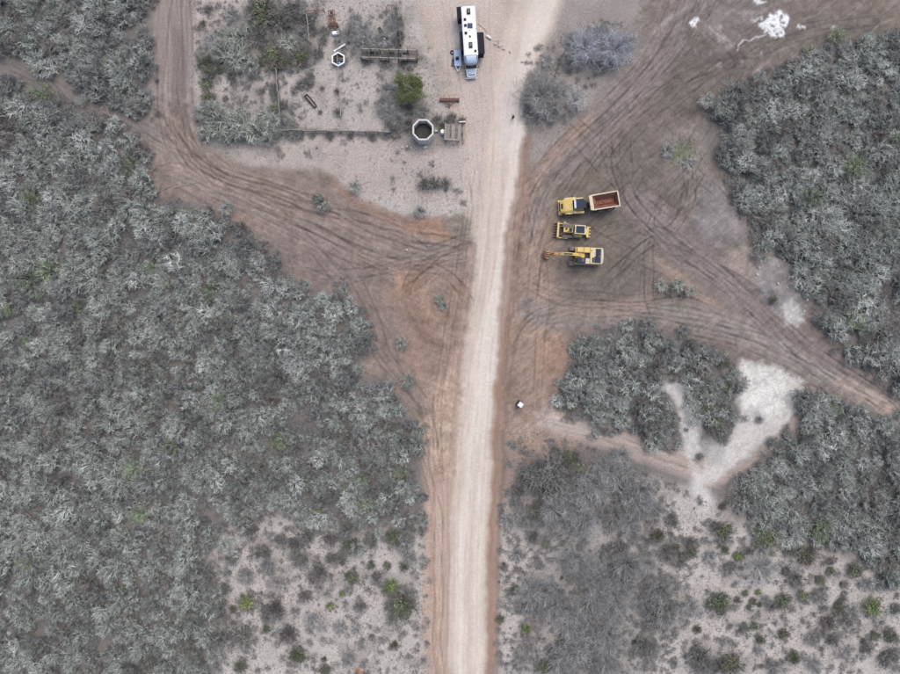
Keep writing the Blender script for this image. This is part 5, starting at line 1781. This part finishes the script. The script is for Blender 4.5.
# white gas bottle and hose beside it
x, y = W(488.6, 37, .2)
e = empty('gas_cylinder', x, y, 0, math.atan2(-3.5, 4.8))
tag(e, 'white gas cylinder lying on the ground right of the motorhome', 'gas cylinder')
b = MB()
b.loft([[(px_, r_ * math.cos(a), .23 + r_ * math.sin(a)) for a in np.linspace(0, 2 * math.pi, 12, False)] for px_, r_ in ((-.52, .08), (-.47, .17), (-.38, .22), (.38, .22), (.47, .17), (.52, .08))])
b.build('tank', WHT2, e, 0, smooth=True)
MB().tube((.5, 0, .23), (.66, 0, .23), .10, None, 12).build('collar', WHT2, e)
MB().tube((.5, 0, .23), (.7, 0, .23), .03, None, 8).build('valve', STEEL, e)
for s_ in (-.25, .25):
    MB().box(s_ - .04, s_ + .04, -.2, .2, 0, .06).build('foot', STEEL, e)
hs = MB()
pts = crom([(478, 24, 0), (482, 27, 0), (485, 30, 0), (487, 34, 0), (487.5, 35.5, 0)], 1.0)
for i in range(len(pts) - 1):
    a_, b_ = W(pts[i][0], pts[i][1]), W(pts[i + 1][0], pts[i + 1][1])
    hs.tube((*a_, .035 + zat(*pts[i][:2])), (*b_, .035 + zat(*pts[i + 1][:2])), .03, None, 6)
o = hs.build('hose', BLK)
tag(o, 'dark hose curving over the ground from motorhome to gas cylinder', 'hose')

# ---------------------------------------------------------------- small blue utility trailer
e = thing('utility_trailer', 457.6, 60, 0, R(-87), 'small light blue utility trailer beside the motorhome', 'trailer')
dk = MB().box(-1.45, 1.4, -.62, .62, .62, .70).build('deck', BLUET, e, .02)
for k in range(8):
    x_ = -1.28 + k * .36
    MB().box(x_ - .165, x_ + .165, -.6, .6, .701, .72).build('deck_plank', BLUET, dk)
for sy in (-1, 1):
    MB().box(-1.45, 1.4, sy * .62 - .03, sy * .62 + .03, .7, .95).build('side_rail', BLUET, e, .01)
    wheel(e, -.1, sy * .82, .33, .33, .2, STEEL)
    MB().bar((1.35, sy * .5, .6), (2.35, 0, .55), .08, .1).build('drawbar', WHT2, e)
MB().tube((2.3, 0, .05), (2.3, 0, .75), .04).build('jockey_leg', STEEL, e)
MB().box(-.12, .28, -.35, .2, .72, 1.15).build('tool_box', CLOTH2, e, .04)
# spare tyre and a bundle lying beside it
x, y = W(452.2, 52.2, .1)
t_ = MB()
rings = []
for i in range(20):
    a = 2 * math.pi * i / 20
    rings.append([((.3 + .12 * math.cos(q)) * math.cos(a), (.3 + .12 * math.cos(q)) * math.sin(a), .13 + .12 * math.sin(q)) for q in np.linspace(0, 2 * math.pi, 8, False)])
v = [p for q in rings for p in q]
f = [(i * 8 + q, i * 8 + (q + 1) % 8, ((i + 1) % 20) * 8 + (q + 1) % 8, ((i + 1) % 20) * 8 + q) for i in range(20) for q in range(8)]
t_.add(v, f)
o = t_.build('spare_tyre', RUB, None, 0, (x, y, zw(x, y)), True)
tag(o, 'black spare tyre lying beside the blue trailer', 'tyre')
x, y = W(453.4, 63, .2)
b = MB()
for k in range(5):
    b.tube((-.55, -.3 + .15 * k, .10 + .1 * (k % 2)), (.5 + .1 * (k % 3), -.32 + .16 * k, .10 + .1 * (k % 2)), .075, None, 8)
o = b.build('canvas_bundle', paint('grey_canvas', (.16, .17, .17), .9, 0, .3, .2, 5), None, 0, (x, y, zw(x, y) - .02))
o.rotation_euler = (0, 0, R(80))
tag(o, 'grey rolled canvas bundle left of the blue trailer', 'bundle')

# ---------------------------------------------------------------- portable toilet
e = thing('portable_toilet', 519.2, 403.6, 0, R(-35), 'portable toilet with white roof standing alone right of the road', 'toilet')
GRN = paint('dark_green_plastic', (.035, .05, .055), .5, 0, .15, .15, 3)
MB().box(-.58, .58, -.58, .58, 0, .14).build('base', BLK, e, .02)
wl = MB().box(-.54, .54, -.54, .54, .14, 2.05).build('wall', GRN, e, .03)
for k in range(4):
    for ax in range(2):
        q = -.36 + .24 * k
        b = MB()
        if ax:
            b.box(q - .04, q + .04, -.565, .565, .2, 1.95)
        else:
            b.box(-.565, .565, q - .04, q + .04, .2, 1.95)
        b.build('wall_rib', GRN, wl)
dr = MB().box(-.42, .42, -.60, -.57, .18, 1.95).build('door', GRN, e, .01)
MB().box(.28, .36, -.64, -.60, 1.0, 1.15).build('handle', WHT2, dr)
MB().loft([[(-.5, -.5, 2.05), (.5, -.5, 2.05), (.5, .5, 2.05), (-.5, .5, 2.05)], [(-.5, -.5, 2.14), (.5, -.5, 2.14), (.5, .5, 2.14), (-.5, .5, 2.14)], [(-.4, -.42, 2.28), (.4, -.42, 2.28), (.4, .42, 2.28), (-.4, .42, 2.28)]]).build('roof', WHT2, e, .02)
MB().tube((.4, .4, 2.2), (.4, .4, 2.4), .05).build('vent_pipe', WHT2, e)


e.scale = (.9, .9, 1)

# ---------------------------------------------------------------- person
def skinned(name, chains, mat, parent, sub=2):
    """one continuous mesh from joint chains: list of [(x,y,z,r),...]; shared joints merge"""
    vs, es, rd = [], [], []
    key = {}

    def vi(p):
        k = tuple(round(q, 4) for q in p[:3])
        if k not in key:
            key[k] = len(vs)
            vs.append(k)
            rd.append(p[3])
        return key[k]
    for ch in chains:
        ids = [vi(p) for p in ch]
        es += [(a, b) for a, b in zip(ids, ids[1:])]
    me = bpy.data.meshes.new(name)
    me.from_pydata(vs, es, [])
    o = bpy.data.objects.new(name, me)
    COL.objects.link(o)
    m = o.modifiers.new('skin', 'SKIN')
    for i, r_ in enumerate(rd):
        r_ = r_ if isinstance(r_, tuple) else (r_, r_)
        me.skin_vertices[0].data[i].radius = r_
    me.skin_vertices[0].data[0].use_root = True
    o.modifiers.new('sub', 'SUBSURF').levels = 1
    o.modifiers['sub'].render_levels = sub
    me.materials.append(mat)
    o.parent = parent
    return o


e = thing('person', 512.6, 119, zat(512.6, 119), R(100), 'person in dark clothes standing at the road edge, arms forward with a controller', 'person')
pel = (0, 0, .94, .13)
chest = (.0, 0, 1.32, .15)
neck = (.02, 0, 1.50, .06)
body = [[pel, (0, 0, 1.12, .125), chest, neck, (.035, 0, 1.58, .07), (.04, 0, 1.66, .095), (.035, 0, 1.73, .07)]]
arms, legs, hands = [], [], []
for sy in (-1, 1):
    sh_ = (0, .19 * sy, 1.42, .065)
    el = (.06, .25 * sy, 1.14, .045)
    wr = (.30, .12 * sy, 1.10, .032)
    pm_ = (.37, .09 * sy, 1.10, .034)
    arms.append([chest, sh_, el, wr])
    hands.append([wr, pm_])
    for k, (dy_, l_) in enumerate(((-.03, .075), (-.01, .085), (.012, .08), (.032, .06))):
        y_ = .09 * sy + dy_ * sy
        hands.append([pm_, (.41, y_, 1.10, .010), (.41 + l_ * .6, y_ - .015 * sy, 1.085, .009), (.41 + l_ * .8, y_ - .03 * sy, 1.06, .008)])
    hands.append([pm_, (.39, .05 * sy, 1.125, .011), (.43, .03 * sy, 1.13, .009)])
    legs.append([pel, (0, .10 * sy, .86, .095), (.02, .11 * sy, .48, .062), (-.01, .12 * sy, .10, .045), (.12, .13 * sy, .05, .042)])
skinned('body', body + arms + hands + legs, SKIN, e)


def fat(chs, k, cut=None):
    return [[(p[0], p[1], p[2], p[3] * k) for p in c] for c in chs]


skinned('jacket', fat([[(0, 0, .88, .135), (0, 0, 1.12, .13), chest, (.02, 0, 1.47, .07)]] + [a[:3] + [(.28, a[3][1], a[3][2], .036)] for a in arms], 1.14), CLOTH, e)
skinned('trousers', fat([[pel] + [l[1], l[2], (l[3][0], l[3][1], .13, .05)] for l in legs], 1.15), CLOTH2, e)
for sy in (-1, 1):
    skinned('shoe', [[(-.05, .12 * sy, .055, .05), (.04, .125 * sy, .06, .052), (.16, .13 * sy, .045, .042)]], CLOTH, e)
skinned('hair', [[(-.005, 0, 1.62, .098), (.02, 0, 1.70, .112), (.045, 0, 1.76, .09)]], CLOTH, e)
for sy in (-1, 1):
    MB().tube((.045, .09 * sy, 1.63), (.05, .105 * sy, 1.665), .02, .025, 8).build('ear', SKIN, e)
    MB().tube((.118, .034 * sy, 1.668), (.134, .034 * sy, 1.668), .012, .008, 8).build('eye', CLOTH, e)
MB().loft([[(.125, -.012, 1.665), (.125, .012, 1.665), (.13, .0, 1.68)], [(.158, -.016, 1.63), (.158, .016, 1.63), (.15, 0, 1.64)]]).build('nose', SKIN, e)
MB().box(.122, .138, -.024, .024, 1.60, 1.607).build('mouth', paint('lips', (.25, .10, .09), .6, 0, .05, 0), e)
o = MB().box(.37, .46, -.08, .08, 1.075, 1.11).build('remote_controller', BLK, None, .01)
o.location = e.location
o.rotation_euler = e.rotation_euler
tag(o, 'small dark remote controller held by the person', 'controller')

# ---------------------------------------------------------------- octagonal cistern
x, y = W(423, 129.6, 2.8)
e = empty('cistern', x, y, 0, R(22.5))
tag(e, 'tall whitewashed octagonal cistern, open on top, dark inside', 'cistern')
Ro, Ri, Hc = 1.96, 1.76, 2.8
for k in range(8):
    a0, a1 = R(45 * k), R(45 * (k + 1))
    o_ = [(Ro * math.cos(a), Ro * math.sin(a)) for a in (a0 + .006, a1 - .006)]
    i_ = [(Ri * math.cos(a), Ri * math.sin(a)) for a in (a1 - .006, a0 + .006)]
    pn = MB().prism(o_ + i_, -.05, Hc - .08, 'z').build('wall_panel', CONC, e)
    for zz in (.9, 1.8):
        o2 = [((Ro + .02) * math.cos(a), (Ro + .02) * math.sin(a)) for a in (a0 + .02, a1 - .02)]
        i2 = [((Ro - .02) * math.cos(a), (Ro - .02) * math.sin(a)) for a in (a1 - .02, a0 + .02)]
        MB().prism(o2 + i2, zz, zz + .07, 'z').build('band', CONC, pn)
    o3 = [((Ro + .05) * math.cos(a), (Ro + .05) * math.sin(a)) for a in (a0 + .004, a1 - .004)]
    i3 = [((Ri - .03) * math.cos(a), (Ri - .03) * math.sin(a)) for a in (a1 - .004, a0 + .004)]
    MB().prism(o3 + i3, Hc - .079, Hc, 'z').build('rim', CONCW, e)
MB().prism([(Ri * .99 * math.cos(R(45 * k)), Ri * .99 * math.sin(R(45 * k))) for k in range(8)], .0, 1.3, 'z').build('water', DARKW, e)
b = MB()
for k in range(24):
    a = 2 * math.pi * k / 24
    b.tube((1.15 * math.cos(a), 1.15 * math.sin(a), 1.31), (1.15 * math.cos(a + .27), 1.15 * math.sin(a + .27), 1.31), .03, None, 6)
b.build('floating_hose', BLK, e)
MB().box(-.35, .35, -.2, .2, 0, .3).build('step', CONC, e, .03, (-.6, -2.25, 0))

# ---------------------------------------------------------------- hexagonal trough with white rim
x, y = W(338.2, 59, .7)
e = empty('hexagonal_trough', x, y, 0, R(30))
tag(e, 'hexagonal cattle trough with white rim and dark inside', 'trough')
Ro, Ri, Hc = 1.30, 1.10, .7
for k in range(6):
    a0, a1 = R(60 * k), R(60 * (k + 1))
    MB().prism([(Ro * math.cos(a0), Ro * math.sin(a0)), (Ro * math.cos(a1), Ro * math.sin(a1)), (Ri * math.cos(a1), Ri * math.sin(a1)), (Ri * math.cos(a0), Ri * math.sin(a0))], -.05, Hc - .05, 'z').build('wall_panel', CONCW, e)
    r1, r2 = Ro + .03, Ri - .02
    MB().prism([(r1 * math.cos(a0), r1 * math.sin(a0)), (r1 * math.cos(a1), r1 * math.sin(a1)), (r2 * math.cos(a1), r2 * math.sin(a1)), (r2 * math.cos(a0), r2 * math.sin(a0))], Hc - .049, Hc + .03, 'z').build('rim', WHT2, e)
MB().prism([(Ri * .985 * math.cos(R(60 * k)), Ri * .985 * math.sin(R(60 * k))) for k in range(6)], 0, .3, 'z').build('water', DARKW, e)
rot = Matrix.Rotation(R(-30), 4, 'Z')
for p0, p1, w_ in (((-.2, -1.12, .62), (-.2, 1.12, .62), .12), ((-.2, .22, .615), (1.0, .14, .615), .08), ((-.2, -.12, .615), (1.0, -.1, .615), .08)):
    MB().bar(rot @ Vector(p0), rot @ Vector(p1), w_, .05).build('cross_board', WOOD, e)
p = rot @ Vector((.15, -.62, .38))
b = MB()
b.loft([[(r_ * math.cos(a), r_ * math.sin(a), z_) for a in np.linspace(0, 2 * math.pi, 12, False)] for z_, r_ in ((-.16, .1), (-.1, .22), (0, .27), (.1, .22), (.16, .1))])
o = b.build('float_ball', BLUE, None, 0, (x + (math.cos(R(30)) * p.x - math.sin(R(30)) * p.y), y + math.sin(R(30)) * p.x + math.cos(R(30)) * p.y, .44), True)
tag(o, 'bright blue float in the water of the hexagonal trough', 'float')
a_, b_ = W(333.8, 51, .1), W(345.6, 44.4, .1)
o = MB().bar((*a_, .05), (*b_, .30), .32, .08).build('white_board', WHT2, None, .01)
tag(o, 'long white board lying above the hexagonal trough', 'board')


# ---------------------------------------------------------------- fences
def fence(name, p0, p1, label, cat='fence', h=1.2, rails=3, gap=2.2, mats=(WOOD, WOODP), rw=.09, pr=.07, top=True, jitter=.05, seed=1, par=None):
    rg = random.Random(seed)
    a, b = Vector((*W(*p0), 0)), Vector((*W(*p1), 0))
    L = (b - a).length
    ang = math.atan2(b.y - a.y, b.x - a.x)
    if par is None:
        e = empty(name, a.x, a.y, 0, ang)
        tag(e, label, cat)
    else:
        e = par
    n = max(1, int(round(L / gap)))
    gz = [zw(*(a + (b - a) * (k / n)).xy) for k in range(n + 1)]
    for k in range(n + 1):
        x_ = L * k / n
        MB().tube((x_, 0, gz[k] - .15), (x_ + rg.uniform(-jitter, jitter), rg.uniform(-jitter, jitter), gz[k] + h + rg.uniform(0, .12)), pr, pr * .85, 7).build('post', mats[0], e)
    for k in range(n):
        for r_ in range(rails):
            z_ = h * (r_ + .7) / rails
            MB().bar((L * k / n - .05, (-1) ** k * .035 + pr, gz[k] + z_ + rg.uniform(-.03, .03)), (L * (k + 1) / n + .05, (-1) ** k * .035 + pr, gz[k + 1] + z_ + rg.uniform(-.03, .03)), .06 if r_ < rails - 1 else rw, .09 if r_ < rails - 1 else rw).build('rail', mats[1] if r_ == rails - 1 else mats[0], e)
    return e


fence('wooden_fence', (276.8, 71), (281.2, 118), 'dark wooden rail fence in the corral plot, left of the diagonal trough', h=1.3, rw=.16, mats=(WOODD, WOOD), pr=.1, seed=2)
fence('wooden_fence', (266, 132), (391, 134), 'long low rail fence along the lower side of the corral plot', h=1.1, rw=.14, mats=(WOODD, WOOD), pr=.09, seed=3)
fence('pipe_rail', (337.6, 67), (341, 117), 'pair of grey rails running down from the hexagonal trough', 'railing', h=.6, rails=2, rw=.12, mats=(WOOD, WOODP), seed=4, gap=2.4)
fence('wooden_fence', (396.5, 9), (400.5, 47), 'overgrown dark fence above the cattle chute', h=1.3, rw=.14, mats=(WOODD, WOODD), pr=.1, seed=5)
fence('pipe_fence', (307, 15), (325, 13.2), 'rusty pipe fence, short cross run left of the rusty cart', h=1.4, rails=2, rw=.11, mats=(RUST, RUST), pr=.05, seed=6)
fence('pipe_fence', (307.2, 16.4), (311, 45), 'rusty pipe fence running down towards the green bush', h=1.4, rails=2, rw=.11, mats=(RUST, WOODP), pr=.05, seed=7)
# cattle chute: two long rail sides, cross bars and a planked end
a, b = Vector((*W(361, 58, 1.2), 0)), Vector((*W(417, 59.5, 1.2), 0))
L = (b - a).length
e = empty('cattle_chute', a.x, a.y, 0, math.atan2(b.y - a.y, b.x - a.x))
tag(e, 'long weathered wooden cattle chute of two parallel rail fences', 'cattle chute')
rg = random.Random(12)
for y_ in (0, 1.5):
    n = 6
    for k in range(n + 1):
        MB().tube((L * k / n, y_, -.2), (L * k / n + rg.uniform(-.06, .06), y_, 1.55 + rg.uniform(0, .15)), .09, .08, 7).build('post', WOODD, e)
    for r_ in range(4):
        for k in range(n):
            if rg.random() < .1:
                continue
            MB().bar((L * k / n - .04, y_ + .10 + .02 * (k % 2), .35 + .33 * r_ + rg.uniform(-.04, .04)), (L * (k + 1) / n + .04, y_ + .10 + .02 * (k % 2), .35 + .33 * r_ + rg.uniform(-.04, .04)), .07 if r_ < 3 else .15, .12).build('rail', WOOD if r_ < 3 else WOODP, e)
for k in range(9):
    x_ = L * (.02 + .96 * k / 8)
    MB().bar((x_, -.15, 1.6), (x_ + rg.uniform(-.1, .1), 1.7, 1.6), .09, .08).build('cross_bar', WOODD, e)
for k in range(9):
    x_ = L - 2.9 + k * .33
    MB().box(x_, x_ + .28, .12 + rg.uniform(0, .1), 1.05 + rg.uniform(0, .15), .55, .60).build('floor_plank', WOOD, e)
for k in range(4):
    MB().box(L + .02, L + .07, .0, 1.6, .3 + .33 * k, .5 + .33 * k).build('end_plank', WOODD, e)
# old bent pipe gate at the top of the overgrown fence
x, y = W(392, 6, 1)
e = empty('pipe_arch', x, y, zw(x, y))
tag(e, 'grey bent pipe gate at the upper end of the overgrown fence', 'gate')
for s_ in (0, .55):
    q = [(-1.0, -.5 - s_, 0), (-1.0, -.2 + 0, 1.1), (-.7, .1 - s_ * .3, 1.3), (.5, .1 - s_ * .3, 1.3), (.85, -.2, 1.2), (1.0, -1.2, .6), (1.05, -1.5, 0)]
    b = MB()
    for i in range(len(q) - 1):
        b.tube(q[i], q[i + 1], .075, None, 8)
    b.build('pipe', STEEL, e)
for k in range(3):
    MB().bar((-.6 + .5 * k, .12, .0), (-.6 + .5 * k, .1, 1.3), .09, .06).build('upright', WOODD, e)


# ---------------------------------------------------------------- troughs, cart, implement, platform
def trough(px0, py0, px1, py1, w, label, white=False):
    a, b = Vector((*W(px0, py0, .3), 0)), Vector((*W(px1, py1, .3), 0))
    c = (a + b) / 2
    L = (b - a).length
    e = empty('feed_trough', c.x, c.y, zw(c.x, c.y), math.atan2(b.y - a.y, b.x - a.x))
    tag(e, label, 'trough', 'dark feed troughs')
    sh = MB()
    prof = [(w / 2 * math.cos(t), .42 + w * .55 * math.sin(t)) for t in np.linspace(math.pi, 2 * math.pi, 9)] + [((w / 2 - .03) * math.cos(t), .42 + (w * .55 - .03) * math.sin(t)) for t in np.linspace(2 * math.pi, math.pi, 9)]
    sh.prism(prof, -L / 2, L / 2, 'x')
    sh.build('basin', CLOTH2, e)
    for s_ in (-1, 1):
        MB().prism([(w / 2 * math.cos(t), .42 + w * .55 * math.sin(t)) for t in np.linspace(math.pi, 2 * math.pi, 9)], s_ * L / 2 - .03, s_ * L / 2 + .03, 'x').build('end_plate', CLOTH2 if not (white and s_ > 0) else WHT2, e)
        MB().bar((s_ * L * .38, -w * .55, 0), (s_ * L * .38, w * .2, .25), .08, .06).build('leg', WOODD, e)
        MB().bar((s_ * L * .38, w * .55, 0), (s_ * L * .38, -w * .2, .25), .08, .06).build('leg', WOODD, e)
        MB().box(-L / 2, L / 2, s_ * w / 2 - .035, s_ * w / 2 + .035, .42, .47).build('edge', BLK, e)
    MB().box(-L * .46, L * .46, -w * .28, w * .28, .16, .24).build('feed_remains', WOOD, e)
    if white:
        MB().box(L * .30, L * .48, -w * .3, w * .3, .24, .30).build('salt_block', WHT2, e, .02)


trough(306, 95.2, 315.7, 106.8, .62, 'dark feed trough lying diagonally on pale sand between two fences')
trough(379, 27.8, 385, 39.2, .42, 'narrow dark feed trough with pale end above the cattle chute', True)

e = thing('cart_frame', 332.8, 21.5, zat(332.8, 21.5), R(-83), 'rusty red cart frame beside the bent pipe fence', 'cart')
for sy in (-1, 1):
    MB().box(-1.75, 1.55, sy * .55 - .06, sy * .55 + .06, .5, .62).build('side_beam', RUST, e)
    MB().box(-1.7, .3, sy * .25 - .06, sy * .25 + .06, .50, .58).build('inner_beam', RUST, e)
    wheel(e, .9, sy * .78, .36, .36, .2, RUST)
for x_ in (-1.7, -.9, -.1, .5, 1.1, 1.55):
    MB().box(x_ - .07, x_ + .07, -.6, .6, .621, .70).build('cross_member', RUST, e)
MB().box(.56, 1.04, -.48, .48, .45, .5).build('floor_plate', RUSTD, e)
MB().box(-1.62, -.98, -.18, .18, .42, .495).build('floor_plate', BLK, e)
for sy in (-1, 1):
    MB().bar((.5, sy * .58, .7), (1.1, sy * .3, 1.0), .07, .07).build('brace', RUST, e)
MB().bar((.5, 0, .72), (1.15, 0, 1.0), .2, .1).build('seat_bar', RUST, e)
x, y = W(335.6, 32.8, .5)
e = empty('water_box', x, y, zw(x, y), R(8))
tag(e, 'white plastic water box with open lid below the rusty cart', 'box')
MB().box(-.6, .6, -.32, .32, 0, .62).build('tank', WHT2, e, .08)
MB().box(-.5, .5, -.22, .22, .62, .66).build('lid', WHT2, e, .02)
MB().tube((.3, 0, .66), (.3, 0, .74), .1).build('filler_cap', BLK, e)
for s_ in (-.35, .35):
    MB().box(s_ - .03, s_ + .03, -.335, .335, .05, .6).build('strap', STEEL, e)

e = thing('drag_blade', 449.4, 100.6, zat(449.4, 100.6), 0, 'dark red rusty drag implement with pointed hitch below the motorhome', 'implement')
bm_ = MB().box(-1.78, 1.78, -.22, .28, .15, .50).build('beam', RUSTD, e, .03)
for s_ in (-1, 1):
    MB().box(s_ * 1.72 - .06, s_ * 1.72 + .06, -.36, .36, .05, .58).build('end_plate', RUSTD, bm_)
    MB().bar((s_ * 1.0, -.2, .42), (0, -1.2, .40), .12, .1).build('hitch_arm', RUSTD, e)
    MB().bar((s_ * .45, -.2, .44), (0, -.95, .42), .1, .08).build('brace', RUST, e)
MB().box(-.07, .07, -1.55, -.2, .34, .48).build('drawbar', RUSTD, e)
for k in range(9):
    MB().prism([(-.1, .15), (.1, .15), (.02, .0), (-.04, .0)], -1.6 + .4 * k - .03, -1.6 + .4 * k + .03, 'x').build('tooth', BLK, bm_)

x, y = W(452.6, 131.8, 1.2)
e = empty('wooden_platform', x, y, 0, R(-3))
tag(e, 'weathered grey slatted wooden platform right of the octagonal cistern', 'platform')
rg = random.Random(6)
for sx in (-1, 1):
    for sy in (-1, 1):
        MB().box(sx * 1.2 - .09, sx * 1.2 + .09, sy * 1.3 - .09, sy * 1.3 + .09, -.05, 1.1).build('post', WOOD, e)
for sy in (-1, 0, 1):
    MB().box(-1.35, 1.35, sy * 1.3 - .08, sy * 1.3 + .08, 1.02 if sy == 0 else 1.101, 1.09 if sy == 0 else 1.2).build('beam', WOOD, e)
xcur = -1.32
k = 0
while xcur < 1.2:
    w_ = rg.uniform(.16, .26)
    if k not in (3, 6, 7):
        MB().box(xcur, xcur + w_, -1.45 + rg.uniform(-.1, .15), 1.45 + rg.uniform(-.5, .1), 1.203, 1.25 + rg.uniform(0, .03)).build('slat', rg.choice((WOOD, WOODP, WOODP, WOOD)), e)
    xcur += w_ + rg.uniform(.03, .12)
    k += 1
for sx in (-1, 1):
    MB().box(sx * 1.36 - .07, sx * 1.36 + .07, -1.5, 1.5, 1.28, 1.42).build('edge_rail', WOODP, e)
MB().box(-1.4, 1.4, -1.56, -1.42, 1.28, 1.44).build('edge_rail', WOODP, e)
x, y = W(442.6, 132, .5)
e = empty('white_drum', x, y, 0)
tag(e, 'white plastic drum between the cistern and the wooden platform', 'drum')
b = MB()
b.loft([[(r_ * math.cos(a), r_ * math.sin(a), z_) for a in np.linspace(0, 2 * math.pi, 16, False)] for z_, r_ in ((0, .36), (.05, .4), (.4, .4), (.44, .42), (.48, .4), (.86, .4), (.92, .36))])
b.build('barrel', WHT2, e, 0, smooth=True)
MB().tube((0, 0, .92), (0, 0, .95), .3, None, 16).build('lid', WHT2, e)
MB().tube((.18, 0, .95), (.18, 0, .99), .06).build('bung', BLK, e)
x, y = W(436.2, 131, .3)
e = empty('metal_pump', x, y, 0)
tag(e, 'small blue-grey pump box beside the octagonal cistern', 'pump')
MB().box(-.28, .28, -.22, .22, 0, .1).build('base', BLK, e)
MB().tube((-.25, 0, .3), (.2, 0, .3), .2, None, 12).build('motor', BLUEG, e)
MB().tube((.2, 0, .3), (.5, .05, .3), .05).build('pipe', STEEL, e)
a_, b_ = W(459.5, 122.6, .6), W(465.5, 122.2, .6)
e = empty('pipe_stand', a_[0], a_[1], 0, math.atan2(b_[1] - a_[1], b_[0] - a_[0]))
tag(e, 'pale metal bar on posts at the upper right of the wooden platform', 'stand')
MB().bar((-.1, 0, .95), (1.15, 0, .95), .22, .12).build('top_bar', CONCW, e, .01)
for x_ in (.1, .95):
    MB().tube((x_, 0, -.05), (x_, 0, .9), .06).build('post', WOODD, e)
a_, b_ = W(461, 125, .3), W(462.5, 143, .3)
fence('wire_fence', (461.5, 125), (463, 144), 'short dark post fence right of the wooden platform', h=.9, rails=2, rw=.08, mats=(WOODD, WOODD), gap=1.6, seed=9)


# ---------------------------------------------------------------- logs, sticks, stones, rubbish
def log(px0, py0, px1, py1, r, mat, label, grp=None, seed=0, n=5, name='dead_branch'):
    rg = random.Random(seed)
    b = MB()
    prev = None
    for i in range(n + 1):
        t = i / n
        px, py = px0 + (px1 - px0) * t + rg.uniform(-.4, .4), py0 + (py1 - py0) * t + rg.uniform(-.4, .4)
        p = Vector((*W(px, py), zat(px, py) + r * .8))
        if prev is not None:
            b.tube(prev, p, r * (1 - .5 * (t - 1 / n)), r * (1 - .5 * t), 7)
            if i > 1 and rg.random() < .7:
                d_ = (p - prev).normalized()
                sd = Vector((-d_.y, d_.x, .3)) * rg.choice((-1, 1))
                b.tube(p, p + d_ * .4 + sd * rg.uniform(.4, .8), r * .45, r * .15, 5)
        prev = p
    o = b.build(name, mat)
    tag(o, label, 'branch', grp)


log(566, 47, 554.5, 76, .14, WOODD, 'long dark fallen pole between the bare trees', None, 1, 7, 'fallen_pole')
log(651, 232.6, 656, 236, .10, WOODP, 'short pale stick lying on the yard right of the dozer', None, 2)
log(172, 188, 200, 182, .08, WOODP, 'pale dead branch at the edge of the left scrub', None, 3)
log(150, 196, 172, 186, .10, WOOD, 'grey dead branch heap end at the bend of the left track', None, 4)
log(308, 296, 312, 282, .10, WOODP, 'bleached dead branch upright in the scrub edge beside the churned track', None, 5)
log(700, 152, 710, 170, .07, WOODP, 'pale twisted branch at the left tip of right scrub', None, 6)
log(560, 398, 580, 372, .10, WOODD, 'dark dead limb in the thicket below the excavator', None, 7)
log(575, 384, 584, 396, .09, WOODP, 'pale forked dead limb in the thicket below the excavator', None, 8)
log(887, 38, 889, 52, .10, WOODP, 'pale dead branch near the top right corner', None, 9)
log(411, 122, 388, 146, .07, WOODD, 'thin dark pole leaning on the weeds left of the cistern', None, 10)
log(105, 105, 112, 122, .07, WOODP, 'bleached branch lying on the narrow left track', None, 11)
log(424, 280, 426, 290, .07, WOODP, 'pale stick on the rings left of the road', None, 12)


def stone_mesh(seed):
    rg = random.Random(seed)
    bm = bmesh.new()
    bmesh.ops.create_icosphere(bm, subdivisions=1, radius=1)
    for v in bm.verts:
        v.co *= rg.uniform(.75, 1.15)
        v.co.z *= .7
    me = bpy.data.meshes.new('stone')
    bm.to_mesh(me)
    bm.free()
    me.materials.append(STONE)
    return me


SM = [stone_mesh(i) for i in range(4)]
STN = {'on the grey mound by the diagonal track': [(783, 261), (789, 265), (794, 271), (798, 276), (802, 282), (805, 288), (806, 294), (807, 300), (806, 306), (804, 311), (760, 262), (757, 268), (755, 275), (776, 284), (786, 288)],
       'on the pale ground below the octagonal cistern': [(407, 146.5), (411, 148), (402, 147.5), (397, 148), (416, 148.5)],
       'at the rubble right of the motorhome': [(495, 44), (499, 46), (504, 49), (510, 52), (522, 62)],
       'beside the blade of the bulldozer': [(564.8, 222.6)],
       'in the churned track left of the road': [(407, 250), (389, 268), (378, 248)],
       'in the dry ground of the lower left bushes': [(366, 541.5)]}
for rgn, ps in STN.items():
    ps = sorted(ps)
    for i, (px, py) in enumerate(ps):
        x, y = W(px, py)
        r_ = random.Random(i * 7 + int(px)).uniform(.16, .32)
        o = bpy.data.objects.new('stone', SM[i % 4])
        COL.objects.link(o)
        o.location = (x, y, zw(x, y) + r_ * .3)
        o.scale = (r_, r_ * .85, r_)
        o.rotation_euler = (0, 0, i * 1.7)
        if len(ps) == 1:
            lab = 'single white stone ' + rgn
        else:
            lab = 'small white stone ' + rgn + ', ' + ORD[i] + ' from left'
        tag(o, lab, 'stone', 'white stones ' + rgn)
